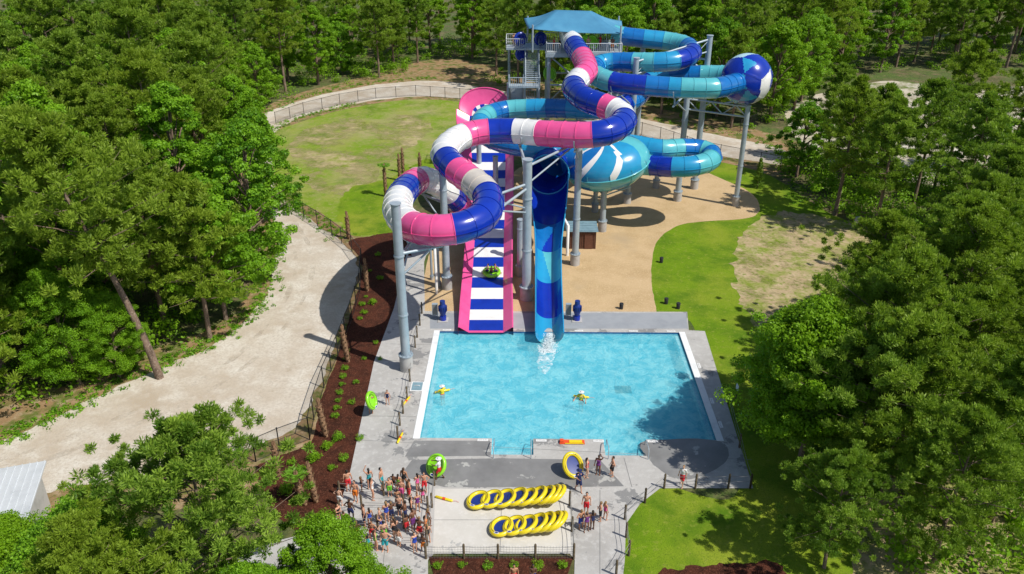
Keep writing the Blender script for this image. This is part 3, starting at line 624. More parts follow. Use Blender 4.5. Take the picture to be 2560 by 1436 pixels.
def rope_fence(px,label,h=1.15,net=False,ropes=2,rp=.075):
    pts=[P(*p) for p in px]; root=empty('rope_fence',pts[0],label,'fence')
    post=MB(); post.tube([(0,0,0),(0,0,h),(0,0,h+.06)],[rp,rp*.95,rp*.5],8); pmesh=post.mesh('post',['wood'])
    for p in pts:
        ob=bpy.data.objects.new('post',pmesh); ob.parent=root; ob.location=p-pts[0]; COL.objects.link(ob)
    mb=MB()
    for a,b in zip(pts,pts[1:]):
        for j in range(ropes):
            z=h-.12-.4*j; q=[a.lerp(b,t/8)+Vector((0,0,z-.12*math.sin(math.pi*t/8)*(b-a).length/3)) for t in range(9)]; mb.tube(q,.016,4,cap=False)
    kid(mb,'rope',['joint'],root)
    if net:
        mb=MB()
        for a,b in zip(pts,pts[1:]):
            n=int((b-a).length/.16)
            for k in range(n): 
                p=a.lerp(b,k/n); mb.tube([p,p+Vector((0,0,h-.1))],.006,3,cap=False)
            for k in range(6): mb.tube([a+Vector((0,0,.1+.16*k)),b+Vector((0,0,.1+.16*k))],.006,3,cap=False)
        kid(mb,'netting',['joint'],root)
rope_fence([(1055,785),(1050,815),(1043,845),(1038,870),(1025,955),(1018,1000),(1008,1035),(1000,1065),(995,1100)],'timber post and rope fence beside the pool')
rope_fence([(1065,1398),(1160,1398),(1245,1398),(1338,1398),(1434,1398)],'timber post fence with netting behind mulch bed',1.1,True)
rope_fence([(1434,1398),(1430,1330),(1424,1265)],'timber post and rope barrier beside stacked tubes')
rope_fence([(1065,1398),(1072,1330),(1080,1270),(1086,1215)],'timber post and rope barrier beside the queue')
rope_fence([(1612,1258),(1660,1222),(1738,1222),(1820,1222),(1875,1222)],'timber post and rope fence along lawn edge')
rope_fence([(1875,1222),(1848,1120),(1820,1010)],'timber post and rope fence along the deck edge')
rope_fence([(1612,1258),(1562,1300),(1565,1345),(1572,1390),(1540,1440)],'timber post and rope fence curving along the walkway')
for i,l in enumerate([[(850,1240),(960,1240),(1020,1240)],[(850,1290),(905,1275),(1010,1275),(1070,1278)],[(880,1330),(945,1325),(1010,1322)],[(900,1365),(1000,1362),(1068,1365)]]): rope_fence(l,'timber post and rope queue barrier among the crowd')
# ---------------------------------------------------------------- trees
def leaf_mesh(name,C,O,size,asp,shade,mat,elong=None,jn=.8):
    n=len(C); 
    rn=rng.normal(size=(n,3)); rn/=np.linalg.norm(rn,axis=1)[:,None]
    N=O*1.0+rn*jn+np.array([0,0,.35]); N/=np.linalg.norm(N,axis=1)[:,None]
    if elong is None:
        T=np.cross(N,rng.normal(size=(n,3)))
    else:
        T=elong
        N=np.cross(T,rng.normal(size=(n,3)))
    T=T/(np.linalg.norm(T,axis=1)[:,None]+1e-9); B=np.cross(N,T); B/=np.linalg.norm(B,axis=1)[:,None]+1e-9
    s=size[:,None]
    V=np.stack([C-T*s,C-B*s*asp+T*s*.1,C+T*s,C+B*s*asp+T*s*.1],1).reshape(-1,3)
    Fq=np.arange(n*4).reshape(n,4)
    me=bpy.data.meshes.new(name); me.from_pydata(V.tolist(),[],Fq.tolist()); me.materials.append(M[mat])
    a=me.attributes.new('shade','FLOAT','POINT'); a.data.foreach_set('value',np.repeat(np.clip(shade,0,1),4).astype(np.float32))
    me.update(); return me
def clump_leaves(cents,rads,per,size,flat=.7,cshade=None):
    k=len(cents); idx=np.repeat(np.arange(k),per)
    d=rng.normal(size=(len(idx),3)); d/=np.linalg.norm(d,axis=1)[:,None]
    rr=rng.uniform(.1,1.15,len(idx))**.6
    C=cents[idx]+d*rr[:,None]*rads[idx][:,None]*np.array([1,1,flat])
    sh=cshade[idx]+rng.normal(0,.2,len(idx))+ (rr-.8)*.3
    return C,d,rng.uniform(.5,1.3,len(idx))*size,sh,idx
def broad(name,Ht,Rd,nc,per,size,low=.18,cr=.19):
    tb=MB(); lean=Vector((random.uniform(-.05,.05),random.uniform(-.05,.05),0))*Ht
    tp=[Vector((0,0,-.2)),Vector((.05,0,Ht*.2))+lean*.2,Vector((-.05,.1,Ht*.45))+lean*.5,Vector((0,0,Ht*.72))+lean,Vector((0,0,Ht*.93))+lean]
    tb.tube(tp,[Ht*.018,Ht*.014,Ht*.010,Ht*.006,Ht*.002],7)
    th=rng.uniform(0,2*np.pi,nc); t=rng.uniform(0,1,nc)**.9
    zz=low+(1-low)*t; prof=np.sin(np.pi*np.clip((zz-low)/(1-low),0,1)**.75)**.6
    lob=1+.3*np.sin(th*3+random.random()*6)*np.sin(zz*9+random.random()*6)+rng.normal(0,.16,nc)
    rr=Rd*np.maximum(prof,.12)*lob*rng.uniform(.35,1,nc)**.45
    cents=np.stack([np.cos(th)*rr+lean.x*zz,np.sin(th)*rr+lean.y*zz,zz*Ht*.96],1); rads=rng.uniform(.4,1.2,nc)*Rd*cr
    for i in range(0,nc,max(1,nc//26)):
        c=Vector(cents[i]); s=max(Ht*.15,c.z*.7); b=Vector((lean.x*s/Ht,lean.y*s/Ht,s)); mid=b.lerp(c,.5)+Vector((0,0,.3))
        tb.tube([b,mid,c],[Ht*.006,Ht*.004,.015],5,cap=False)
    C,O,S,sh,_=clump_leaves(cents,rads,per,size,.65,rng.uniform(.05,.95,nc))
    return tb.mesh(name+'_trunk',['bark']),leaf_mesh(name+'_crown',C,O,S,.62,sh,'leaf',jn=1.0)
def pine(name,Ht,Rd,nb,tufts,per,size,low=.42,lean=0,tr=.16):
    tb=MB(); ln=Vector((lean,random.uniform(-.3,.3),0))
    cur=lambda t: Vector((ln.x*t**1.2+math.sin(t*5)*.15,ln.y*t,Ht*t))
    tb.tube([cur(t/10)-(Vector((0,0,.2)) if t==0 else Vector()) for t in range(11)],[Ht*.016*(1-t/10*.9) for t in range(11)],8)
    cents=[];rads=[];cs=[]
    for b in range(nb):
        t=low+(1-low)*(b+.5)/nb; base=cur(t); an=b*2.4+random.uniform(-.4,.4); q=(t-low)/(1-low)
        Lb=Rd*(1-q**1.8)*random.choice([.5,.75,.95,1.15])*(.6+.8*min(1,q*3+.3))+.35
        d=Vector((math.cos(an),math.sin(an),random.uniform(.0,.4)+q*.6)); tip=base+d*Lb
        tb.tube([base,base.lerp(tip,.5)+Vector((0,0,-.1)),tip],[.02+.045*(1-q),.03,.012],5,cap=False)
        c0=random.uniform(.1,.85)
        for k in range(tufts):
            f=random.uniform(.35,1.08); sd=Vector((random.gauss(0,1),random.gauss(0,1),random.gauss(.2,.3)))*Lb*.19
            cents.append(base.lerp(tip,f)+sd); rads.append(random.uniform(.45,.95)*Rd*tr); cs.append(c0+random.uniform(-.2,.25))
    for k in range(6): cents.append(cur(1)+Vector((random.gauss(0,.25),random.gauss(0,.25),random.uniform(-.9,.5)))); rads.append(Rd*.1); cs.append(.7)
    cents=np.array([tuple(c) for c in cents]); C,O,S,sh,_=clump_leaves(cents,np.array(rads),per,size,.8,np.array(cs))
    el=O+rng.normal(0,.35,O.shape)+np.array([0,0,.5])
    return tb.mesh(name+'_trunk',['bark']),leaf_mesh(name+'_crown',C,O,S,.24,sh,'needle',elong=el)
BR=[broad('broadleaf',14,4.1,170,220,.14),broad('broadleaf',17,4.4,200,220,.145),broad('broadleaf',12,3.8,150,220,.14,.08),broad('broadleaf',18,3.9,190,220,.145,.2)]
PN=[pine('pine',19,4.0,46,9,90,.23,.34),pine('pine',17,3.7,42,9,90,.23,.26),pine('pine',21,4.2,46,9,90,.23,.42)]
NB=[broad('broadleaf_fine',9,3.0,280,380,.065,.12,.18),broad('broadleaf_fine',13,4.0,350,400,.075,.12,.18)]
NP=[pine('pine_fine',14,4.1,50,13,140,.14,.20,0,.12),pine('pine_fine',15,4.3,48,13,140,.15,.30,.6,.12)]
DN_=broad('broadleaf_dense',13,4.3,480,300,.11,.22,.2)
LEAN=pine('pine_lean',21,4.8,50,11,120,.2,.45,-5.5,.135)
def tree(kind,ms,loc,sc,rot,label,group):
    e=bpy.data.objects.new(kind,None); e.location=loc; e.scale=(sc,sc,sc*random.uniform(.95,1.06)); e.rotation_euler=(0,0,rot)
    link(e,None,label,'tree',group=group)
    for nm,me in zip(('trunk','crown'),ms):
        o=bpy.data.objects.new(nm,me); o.parent=e; COL.objects.link(o)
def inside(p,poly):
    c=False;n=len(poly)
    for i in range(n):
        a,b=poly[i],poly[i-1]
        if (a.y>p[1])!=(b.y>p[1]) and p[0]<(b.x-a.x)*(p[1]-a.y)/(b.y-a.y)+a.x: c=not c
    return c
placed=[]; polys=[]
def forest(px,sp,pinef,hs,lab,near=False,maxn=999,tries=6000):
    poly=[W(p) for p in px]; polys.append(poly); xs=[p.x for p in poly]; ys=[p.y for p in poly]; cnt=0
    for _ in range(tries):
        if cnt>=maxn: break
        x,y=random.uniform(min(xs),max(xs)),random.uniform(min(ys),max(ys))
        if not inside((x,y),poly): continue
        s=sp*(1+max(0,y-60)/160)
        if any((x-a)**2+(y-b)**2<s*s for a,b in placed): continue
        placed.append((x,y)); cnt+=1; ip=random.random()<pinef
        if near: ms=random.choice(NP if ip else NB)
        else: ms=random.choice(PN if ip else BR)
        sc=random.uniform(*hs)
        tree('pine_tree' if ip else 'broadleaf_tree',ms,(x,y,0),sc,random.uniform(0,6.28),('tall pine with tufted crown ' if ip else 'leafy green broadleaf tree ')+lab,'trees of the forest')
    return cnt
def t1(kind,ms,u,v,sc,lab,rot=None):
    p=P(u,v); placed.append((p.x,p.y)); tree(kind,ms,p,sc,random.uniform(0,6) if rot is None else rot,lab,'trees of the forest')
t1('pine_tree',LEAN,400,945,1.0,'tall leaning pine with bare trunk beside gravel road',0)
t1('broadleaf_tree',BR[1],640,700,.95,'bright leafy tree at the gravel road edge')
t1('broadleaf_tree',BR[0],565,800,.95,'leafy tree at the gravel road edge')
t1('broadleaf_tree',BR[0],650,560,1.0,'leafy tree at the gravel road edge')
t1('broadleaf_tree',BR[3],625,470,.85,'leafy tree at the gravel road edge')
t1('broadleaf_tree',BR[2],612,395,.95,'leafy tree at the gravel road edge')
t1('pine_tree',PN[1],525,850,.85,'slim pine at the gravel road edge')
t1('broadleaf_tree',NB[1],300,945,.6,'low leafy tree beside the gravel road')
t1('broadleaf_tree',NB[1],200,960,.75,'leafy tree beside the gravel road')
for x,y,ms,sc,k in [(-15.6,30.2,NP[0],.93,'pine_tree'),(-20.8,28.5,NB[1],.8,'broadleaf_tree'),(-9.6,29.6,NB[0],.84,'broadleaf_tree'),(-18.5,25.5,NP[1],.70,'pine_tree'),(-25,29.5,NB[0],.9,'broadleaf_tree'),(-12.5,27.0,NB[0],.8,'broadleaf_tree')]:
    placed.append((x,y)); tree(k,ms,(x,y,0),sc,random.uniform(0,6),'bushy green '+('pine' if k[0]=='p' else 'broadleaf tree')+' standing beside the paved queue area','trees of the forest')
for x,y,ms,sc,kk in [(19.0,44.0,DN_,.92,'broadleaf_tree'),(20.6,48.6,DN_,.80,'broadleaf_tree'),(23.5,44.5,NP[1],.95,'pine_tree'),(20.8,40.2,NP[0],.88,'pine_tree')]:
    placed.append((x,y)); tree(kk,ms,(x,y,0),sc,1+x,'dense dark tree at the edge of the lawn','trees of the forest')
for u,v,k,sc in [(2200,1250,1,.82),(2330,1420,0,.72),(2150,880,1,.82),(2480,1300,1,.8),(2330,850,0,.95),(2060,1420,0,.55)]:
    t1('pine_tree',NP[k],u,v,sc,'dense dark pine at the edge of the lawn')
nL=forest([(-40,1100),(130,1015),(300,925),(450,855),(540,800),(590,730),(600,650),(590,560),(560,440),(560,345),(640,282),(760,238),(880,208),(1000,190),(1070,150),(1210,150),('w',0,185),('w',0,205),('w',-115,205),('w',-95,110),('w',-60,60),('w',-44,44)],4.4,.42,(.78,1.08),'in the dense wood',maxn=155)
nB=forest([(1195,205),(1300,222),(1600,280),(1760,305),(1900,340),(1990,290),(2060,215),(2200,185),(2700,175),('w',140,215),('w',0,205)],4.4,.5,(.85,1.15),'in the wood behind the slides',maxn=82)
nR=forest([(1950,395),(2040,400),(2300,420),(2560,440),(2740,440),(2700,620),(2350,620),(2180,585),(2080,548),(1965,470)],5.0,.6,(.6,.88),'at the edge of the lawn',maxn=27)
nN=forest([(2160,960),(2300,780),(2420,700),(2750,700),(2850,1500),(2350,1600),(2200,1350)],5.6,.8,(.75,.98),'in the shaded grove',near=True,maxn=12)
print('TREES',nL,nB,nR,nN)
C=[];cs=[];rd=[]
for poly,cnt in zip(polys,(1400,500,320,260)):
    xs=[p.x for p in poly]; ys=[p.y for p in poly]; c=0
    while c<cnt:
        x,y=random.uniform(min(xs)-2,max(xs)+2),random.uniform(min(ys),max(ys))
        if inside((x,y),poly): C.append((x,y,random.uniform(.1,1.8))); rd.append(random.uniform(.6,1.9)); cs.append(random.uniform(.1,.8)); c+=1
C,O,S,sh,_=clump_leaves(np.array(C),np.array(rd),100,.17,.7,np.array(cs))
ob=bpy.data.objects.new('undergrowth',leaf_mesh('undergrowth',C,O,S,.6,sh,'leaf')); link(ob,kind='stuff',label='low green undergrowth covering the forest floor')
C=[];
for e in [[(0,1100),(130,1040),(300,955),(450,890),(560,835),(640,765),(675,690),(690,600)],[(1640,300),(1900,350),(1960,420),(2000,500)],[(700,480),(760,530),(850,590)],[(620,1120),(500,1160),(350,1205)],[(660,330),(760,292),(880,262)],[(640,290),(760,243),(900,212),(1080,195)]]:
    q=crom([P(*p) for p in e],20)
    for p in q:
        for k in range(3): C.append((p.x+random.gauss(0,.7),p.y+random.gauss(0,.7),.08))
C=np.array(C); C,O,S,sh,_=clump_leaves(C,rng.uniform(.15,.5,len(C)),22,.12,.5,rng.uniform(.2,.9,len(C)))
ob=bpy.data.objects.new('verge_weeds',leaf_mesh('verge_weeds',C,O,S,.4,sh,'leaf')); link(ob,kind='stuff',label='weeds and grass tufts along the gravel road edge')
def shrubmesh(r,n):
    c=rng.normal(size=(14,3))*r*.4; c[:,2]=abs(c[:,2])*.8+r*.3
    C,O,S,sh,_=clump_leaves(c,np.full(14,r*.45),n,r*.12,.8,rng.uniform(.3,.9,14)); return leaf_mesh('shrub',C,O,S,.5,sh,'leaf')
sm=[shrubmesh(.35,40),shrubmesh(.55,50)]
for u,v,k in [(870,880,0),(866,900,0),(862,925,0),(858,945,0),(855,965,0),(850,985,0),(846,1005,0),(842,1025,0),(838,1045,0),(905,765,0),(915,745,0),(910,785,0),(900,800,0),(930,760,1),(925,680,0),(945,640,0),(880,1010,0),(890,960,0),(820,1120,1),(850,1100,1),(790,1150,1),(830,1175,0),(760,1180,1),(730,1160,0),(860,1150,0),(720,1230,1),(1095,1420,0),(1155,1418,0),(1220,1420,0),(1285,1418,0),(1345,1420,0),(1405,1418,0),(940,860,0),(950,900,0),(910,900,0),(900,1100,0),(950,700,0),(990,620,0)]:
    o=bpy.data.objects.new('shrub',sm[k]); p=P(u,v); o.location=(p.x,p.y,.03); s=random.uniform(.6,1.1); o.scale=(s,s,s); o.rotation_euler=(0,0,random.random()*6)
    link(o,None,'small green shrub planted in bark mulch','shrub',group='shrubs in the mulch beds')
c=[];r=[]
for k in range(60):
    t=random.random(); a=random.random()*6.3; q=(1-t)*.75; c.append((math.cos(a)*q*random.random(),math.sin(a)*q*random.random(),.3+t*3.6)); r.append(.2+.25*(1-t))
C,O,S,sh,_=clump_leaves(np.array(c),np.array(r),50,.1,1.0,np.full(60,.1))
cy=leaf_mesh('cypress_crown',C,O,S,.5,sh,'needle'); tb=MB(); tb.tube([(0,0,0),(0,0,3.5)],[.08,.02],6); tree('conifer_tree',(tb.mesh('cyp',['bark']),cy),P(1893,470),1.0,0,'small dark cone shaped conifer by the gravel yard','conifers by the yard')
def palm(u,v,h,leanx=0,frond=False):
    p=P(u,v); e=empty('palm_tree',p,'stubby brown palm trunk with cut fronds in mulch' if not frond else 'stubby brown palm trunk with fresh green top','palm tree','palms along the mulch bed')
    mb=MB(); n=16
    mb.tube([(leanx*(k/n),0,h*k/n) for k in range(n+1)],[.16+.05*math.sin(k/n*3) for k in range(n+1)],10)
    for k in range(n*3):
        t=k/(n*3); a=k*2.4; c=Vector((leanx*t+math.cos(a)*.18,math.sin(a)*.18,h*t)); o=Vector((math.cos(a)*.13,math.sin(a)*.13,.22))
        s=Vector((-math.sin(a),math.cos(a),0))*.09
        mb.add([c-s,c+s,c+o+s*.6,c+o-s*.6,c-o*.3],[[0,1,2,3],[0,4,1]])
    for k in range(9):
        a=k*.7; mb.tube([(leanx,0,h-.1),(leanx+math.cos(a)*.12,math.sin(a)*.12,h+.35+.2*random.random()),(leanx+math.cos(a)*.07,math.sin(a)*.07,h+.7)],[.06,.04,.01],5)
    t=mb.obj('trunk',['palm'],parent=e)
    if frond:
        C=[];el=[]
        for f in range(9):
            a=f*.7; 
            for k in range(14):
                s=k/14; C.append((leanx+math.cos(a)*s*.8,math.sin(a)*s*.8,h+.3+s*.9-s*s*.8)); el.append((math.cos(a+1)*.6,math.sin(a+1)*.6,.2)); C.append(C[-1]); el.append((math.cos(a-1)*.6,math.sin(a-1)*.6,.2))
        C=np.array(C); cr=bpy.data.objects.new('crown',leaf_mesh('fronds',C,np.zeros_like(C),np.full(len(C),.3),.12,np.full(len(C),.5),'frond',elong=np.array(el))); cr.parent=e; COL.objects.link(cr)
for a in [(965,492,3.6,0,True),(1000,452,3.0),(1008,432,2.8),(1050,425,1.8),(872,598,2.6),(918,728,2.8),(870,905,2.8,-.2),(815,1092,2.6,-.25),(697,1195,2.3),(790,1255,2.5,-.2),(762,1262,2.0,-.3,True)]: palm(*a)
# ---------------------------------------------------------------- buildings/equipment
c=P(1452,612); mb=MB(); e=empty('pump_shed',c,'small brown board shed with faded blue roof','shed')
mb.box((0,0,1.0),(3.0,2.4,2.0),0)
for k in range(17): mb.box((-1.44+k*.18,-1.215,1.0),(.02,.03,1.98),1)
kid_=mb.obj('wall',['woodb','black'],parent=e)
mb=MB()
for k in range(9): mb.box((0,-1.3+.31*k,2.1+.05*(k%2)*.3+k*.012),(3.4,.29,.06))
mb.obj('roof',['roofb'],parent=e)
mb=MB(); mb.box((.7,-1.25,.95),(.8,.04,1.8)); mb.obj('door',['woodb'],parent=e)
c=P(20,1250,3.2); e=empty('storage_building',(c.x-3,c.y-.5,0),'low building with pale ribbed metal roof under trees','building')
mb=MB(); mb.box((0,0,1.5),(8,5,3)); mb.obj('wall',['wall'],parent=e,).rotation_euler=(0,0,R(18))
mb=MB(); mb.box((0,0,3.1),(8.8,5.8,.1))
for k in range(22): mb.box((-4.3+k*.41,0,3.17),(.05,5.8,.06))
mb.obj('roof',['roofm'],parent=e).rotation_euler=(0,0,R(18))
def pump(u,v):
    e=empty('pool_pump',P(u,v),'dark blue water pump unit standing on grey deck','pump','pumps behind the pool')
    mb=MB(); mb.tube([(0,0,0),(0,0,.5)],.3,14,1); mb.tube([(0,0,.5),(0,0,1.0),(0,0,1.5),(0,0,1.7)],[.2,.34,.34,.2],16,0); mb.tube([(0,0,1.7),(0,0,2.0)],.24,14,0)
    for k in range(16):
        a=k*.3927; mb.box((math.cos(a)*.36,math.sin(a)*.36,1.25),(.08,.02,.5),0,a)
    mb.tube([(0,0,.3),(0,.8,.3)],.14,10,1); mb.box((0,0,.05),(.9,.9,.1),2); mb.obj('motor',['navy','blue','foot'],parent=e)
    mb=MB(); mb.box((-.75,.5,.9),(.5,.3,1.1)); mb.box((-.75,.345,.9),(.4,.012,1.0),1); mb.tube([(-.95,.5,0),(-.95,.5,.4)],.03,5); mb.tube([(-.55,.5,0),(-.55,.5,.4)],.03,5); mb.obj('control_cabinet',['steel','joint'],parent=e)
pump(1108,802); pump(1442,802)
def bin_(u,v,s=1):
    e=P(u,v); mb=MB(); mb.tube([(0,0,0),(0,0,.5*s),(0,0,.52*s)],[.17,.19,.14],12); mb.tube([(0,0,.52*s),(0,0,.6*s)],[.21,.18],12); mb.tube([(0,-.18,.35),(0,-.26,.35)],.05,6)
    mb.obj('ground_light',['black'],loc=e,label='small black round ground light on a stub base',cat='light',group='ground lights on the lawn')
for a in[(1653,657),(1665,760),(1695,772),(1553,773),(2140,575)]: bin_(*a)
mb=MB(); mb.box((0,0,.9),(.5,.35,1.0)); mb.tube([(-.2,0,0),(-.2,0,.5)],.03,5); mb.tube([(.2,0,0),(.2,0,.5)],.03,5); mb.box((0,-.19,.9),(.4,.015,.85)); mb.obj('utility_box',['steel'],loc=P(2140,572),label='grey electrical box on posts at lawn edge',cat='electrical box')
mb=MB(); mb.tube([(0,0,0),(0,0,1.1)],.04,6); mb.box((0,0,1.3),(.04,.6,.5),1); mb.obj('notice_sign',['wood','white'],loc=P(1838,1005),label='small white notice sign on post beside the deck',cat='sign')
mb=MB(); mb.box((0,0,.02),(1.0,1.3,.03)); mb.box((0,0,.04),(.8,1.1,.02),1); mb.tube([(-.2,0,.05),(-.2,0,.12),(.2,0,.12),(.2,0,.05)],.02,5,0); mb.obj('floor_hatch',['white','roofb'],loc=P(1043,968)+Vector((0,0,.035)),label='blue framed access hatch set in the deck',cat='hatch')
def handrail(x,y0,y1):
    mb=MB(); mb.tube([(0,0,-.1),(0,0,.75),(0,.15,.85),(0,y1-y0-.2,.55),(0,y1-y0,.4),(0,y1-y0,-.6)],.03,8); mb.obj('pool_handrail',['steel'],loc=(x,y0,.03),label='stainless handrail at the pool steps',cat='handrail',group='handrails at the pool steps')
for x in(-1.8,.75,6.0,8.7): handrail(x,44.0,45.6)
# ---------------------------------------------------------------- people
def remesh(mb,vox,name):
    me=mb.mesh('tmp',['skin']); o=bpy.data.objects.new('tmp',me); COL.objects.link(o)
    md=o.modifiers.new('r','REMESH'); md.mode='VOXEL'; md.voxel_size=vox; md.use_smooth_shade=True
    s=o.modifiers.new('s','SMOOTH'); s.factor=.5; s.iterations=2
    dg=bpy.context.evaluated_depsgraph_get(); r=bpy.data.meshes.new_from_object(o.evaluated_get(dg)); r.name=name; bpy.data.objects.remove(o); return r
def cap(mb,a,b,ra,rb):
    a=Vector(a);b=Vector(b); mb.tube([a,b],[ra,rb],10); mb.ell(a,(ra,)*3,0,10,7); mb.ell(b,(rb,)*3,0,10,7)
def hand(mb,w,d):
    d=Vector(d).normalized(); s=d.cross(Vector((0,1,0)))
    if s.length<.3: s=d.cross(Vector((1,0,0)))
    s.normalize(); n=d.cross(s); p=Vector(w)+d*.05
    for k in(-1.5,-.5,.5,1.5): cap(mb,Vector(w)+s*k*.012,p+s*k*.017+d*.03,.017,.014)
    for k,l in((-1.5,.055),(-.5,.07),(.5,.075),(1.5,.06)):
        a=p+s*k*.019+d*.03; b=a+d*l*.55+n*.006; c=b+d*l*.4+n*.02; cap(mb,a,b,.010,.009); cap(mb,b,c,.009,.008)
    a=Vector(w)+d*.025+s*.03; b=a+s*.03+d*.03; cap(mb,a,b,.012,.010); cap(mb,b,b+d*.03+n*.01,.010,.008)
def make_person(name,arms,legs,female,wear,longhair,hat=False,torso_tilt=0):
    mb=MB(); w=.93 if female else 1.0
    mb.ell((0,0,.94),(.165,.115,.12)); mb.ell((0,0,1.08),(.135*w,.095,.16)); mb.ell((0,.005,1.27),(.165*w,.115,.18)); mb.ell((-.09*w,.02,1.38),(.085,.08,.07)); mb.ell((.09*w,.02,1.38),(.085,.08,.07))
    cap(mb,(-.15*w,0,1.41),(.15*w,0,1.41),.062,.062); cap(mb,(0,-.005,1.42),(0,.01,1.55),.055,.05)
    mb.ell((0,.005,1.635),(.076,.095,.108)); mb.ell((0,.035,1.575),(.055,.06,.05)); mb.ell((0,.1,1.615),(.013,.02,.022)); mb.ell((.078,0,1.62),(.012,.02,.03)); mb.ell((-.078,0,1.62),(.012,.02,.03))
    if female: mb.ell((-.07,.09,1.3),(.065,.055,.06)); mb.ell((.07,.09,1.3),(.065,.055,.06))
    for sgn,(el,wr) in zip((-1,1),arms):
        sh=Vector((sgn*.195*w,0,1.41)); cap(mb,sh,el,.052,.040); cap(mb,el,wr,.040,.026); hand(mb,wr,Vector(wr)-Vector(el))
    for sgn,(kn,an) in zip((-1,1),legs):
        hp=Vector((sgn*.088,0,.90)); cap(mb,hp,kn,.092,.058); k=Vector(kn);a=Vector(an); cap(mb,k,a,.055,.036); mb.ell(k.lerp(a,.28)-Vector((0,.02,0)),(.052,.055,.11)); cap(mb,a+Vector((0,-.03,-.045)),a+Vector((sgn*.02,.13,-.06)),.038,.030)
    body=remesh(mb,.011,name); body.materials.clear(); body.materials.append(M['skin']); body.materials.append(M['eye'])
    for p in body.polygons:
        c=p.center
        if c.y>.07 and abs(abs(c.x)-.032)<.012 and abs(c.z-1.638)<.008: p.material_index=1
        if c.y>.08 and abs(c.x)<.022 and abs(c.z-1.572)<.005: p.material_index=1
    cb=MB()
    if wear in('shorts','shirt'):
        cb.ell((0,0,.95),(.18,.13,.10))
        for sgn,(kn,an) in zip((-1,1),legs): hp=Vector((sgn*.09,0,.9)); cap(cb,hp,hp.lerp(Vector(kn),.75),.108,.098)
        cb.ell((0,0,1.0),(.163,.12,.06))
    bot=remesh(cb,.02,name+'_s') if cb.v else None
    cb=MB()
    if wear=='suit': cb.ell((0,0,.93),(.175,.125,.125)); cb.ell((0,0,1.08),(.145*w,.105,.17)); cb.ell((0,.01,1.26),(.172*w,.125,.14)); cb.ell((-.07,.09,1.3),(.075,.065,.07)); cb.ell((.07,.09,1.3),(.075,.065,.07)); cap(cb,(-.09,0,1.25),(-.09,.0,1.455),.04,.022); cap(cb,(.09,0,1.25),(.09,.0,1.455),.04,.022)
    if wear=='shirt':
        cb.ell((0,0,1.08),(.158*w,.118,.18)); cb.ell((0,.005,1.27),(.185*w,.135,.19)); cap(cb,(-.15*w,0,1.41),(.15*w,0,1.41),.075,.075)
        for sgn,(el,wr) in zip((-1,1),arms): sh=Vector((sgn*.195*w,0,1.41)); cap(cb,sh,sh.lerp(Vector(el),.6),.068,.062)
    top=remesh(cb,.018,name+'_t') if cb.v else None
    hb=MB(); hb.ell((0,-.018,1.655),(.088,.098,.105)); hb.ell((0,-.05,1.62),(.08,.07,.09))
    if longhair: cap(hb,(0,-.09,1.62),(0,-.10,1.36),.065,.035)
    hr=remesh(hb,.016,name+'_h'); hatm=None
    if hat:
        q=MB(); q.ell((0,-.005,1.69),(.098,.11,.08)); q.tube([(0,0,1.675),(0,0,1.69)],[.2,.17],20); hatm=q.mesh(name+'_hat',['cloth'])
    for x,mm in((bot,'cloth'),(top,'cloth'),(hr,'hair')):
        if x: x.materials.clear(); x.materials.append(M[mm])
    return dict(body=body,shorts=bot,top=top,hair=hr,hat=hatm,wear=wear)
ST=[((-.1,.01,.5),(-.105,-.02,.09)),((.1,.01,.5),(.105,-.02,.09))]
WK=[((-.1,.16,.52),(-.105,.20,.09)),((.1,-.02,.5),(.105,-.26,.13))]
CR=[((-.11,.04,.5),(-.12,-.03,.09)),((.14,.10,.51),(.17,.02,.09))]
DN=[((-.25,-.02,1.15),(-.27,.06,.92)),((.25,-.02,1.15),(.27,.06,.92))]
HP=[((-.38,-.06,1.2),(-.22,.06,1.02)),((.25,-.02,1.15),(.26,.08,.92))]
UPA=[((-.3,.08,1.62),(-.16,.1,1.85)),((.25,-.02,1.15),(.26,.08,.92))]
FLD=[((-.24,.06,1.16),(.02,.2,1.2)),((.24,.06,1.16),(-.02,.22,1.16))]
OUT=[((-.36,.14,1.25),(-.42,.34,1.12)),((.36,.14,1.25),(.42,.34,1.12))]
FWD=[((-.26,.2,1.25),(-.2,.44,1.3)),((.26,.2,1.25),(.2,.44,1.3))]
SIT=[((-.13,.42,.92),(-.13,.62,.62)),((.13,.42,.92),(.13,.62,.62))]
PV=dict(
 m1=make_person('man',DN,ST,False,'shorts',False), m2=make_person('man',HP,CR,False,'shorts',False), m3=make_person('man',FLD,ST,False,'shorts',False),
 w1=make_person('woman',DN,CR,True,'suit',True), w2=make_person('woman',FLD,ST,True,'suit',True), m4=make_person('man',DN,WK,False,'shirt',False),
 w3=make_person('woman',UPA,ST,True,'suit',True), g1=make_person('guard',OUT,ST,True,'shirt',False,True), g2=make_person('holder',FWD,WK,False,'shirt',False,True), m5=make_person('man',FWD,ST,False,'shorts',False), s1=make_person('rider',OUT,SIT,False,'shorts',False))
SK=[(.58,.32,.21),(.54,.28,.18),(.62,.37,.26),(.46,.23,.13),(.20,.09,.05),(.12,.055,.03),(.58,.30,.19)]
CL={'black':(.015,.015,.02),'red':(.6,.02,.03),'blue':(.02,.06,.4),'navy':(.01,.02,.09),'pink':(.7,.1,.3),'white':(.7,.7,.7),'orange':(.75,.2,.02),'teal':(.02,.3,.35),'green':(.15,.5,.03),'purple':(.15,.03,.2),'yellow':(.75,.6,.03),'grey':(.2,.2,.22)}
HC=[(.02,.012,.008),(.05,.025,.012),(.01,.008,.007),(.25,.15,.06)]
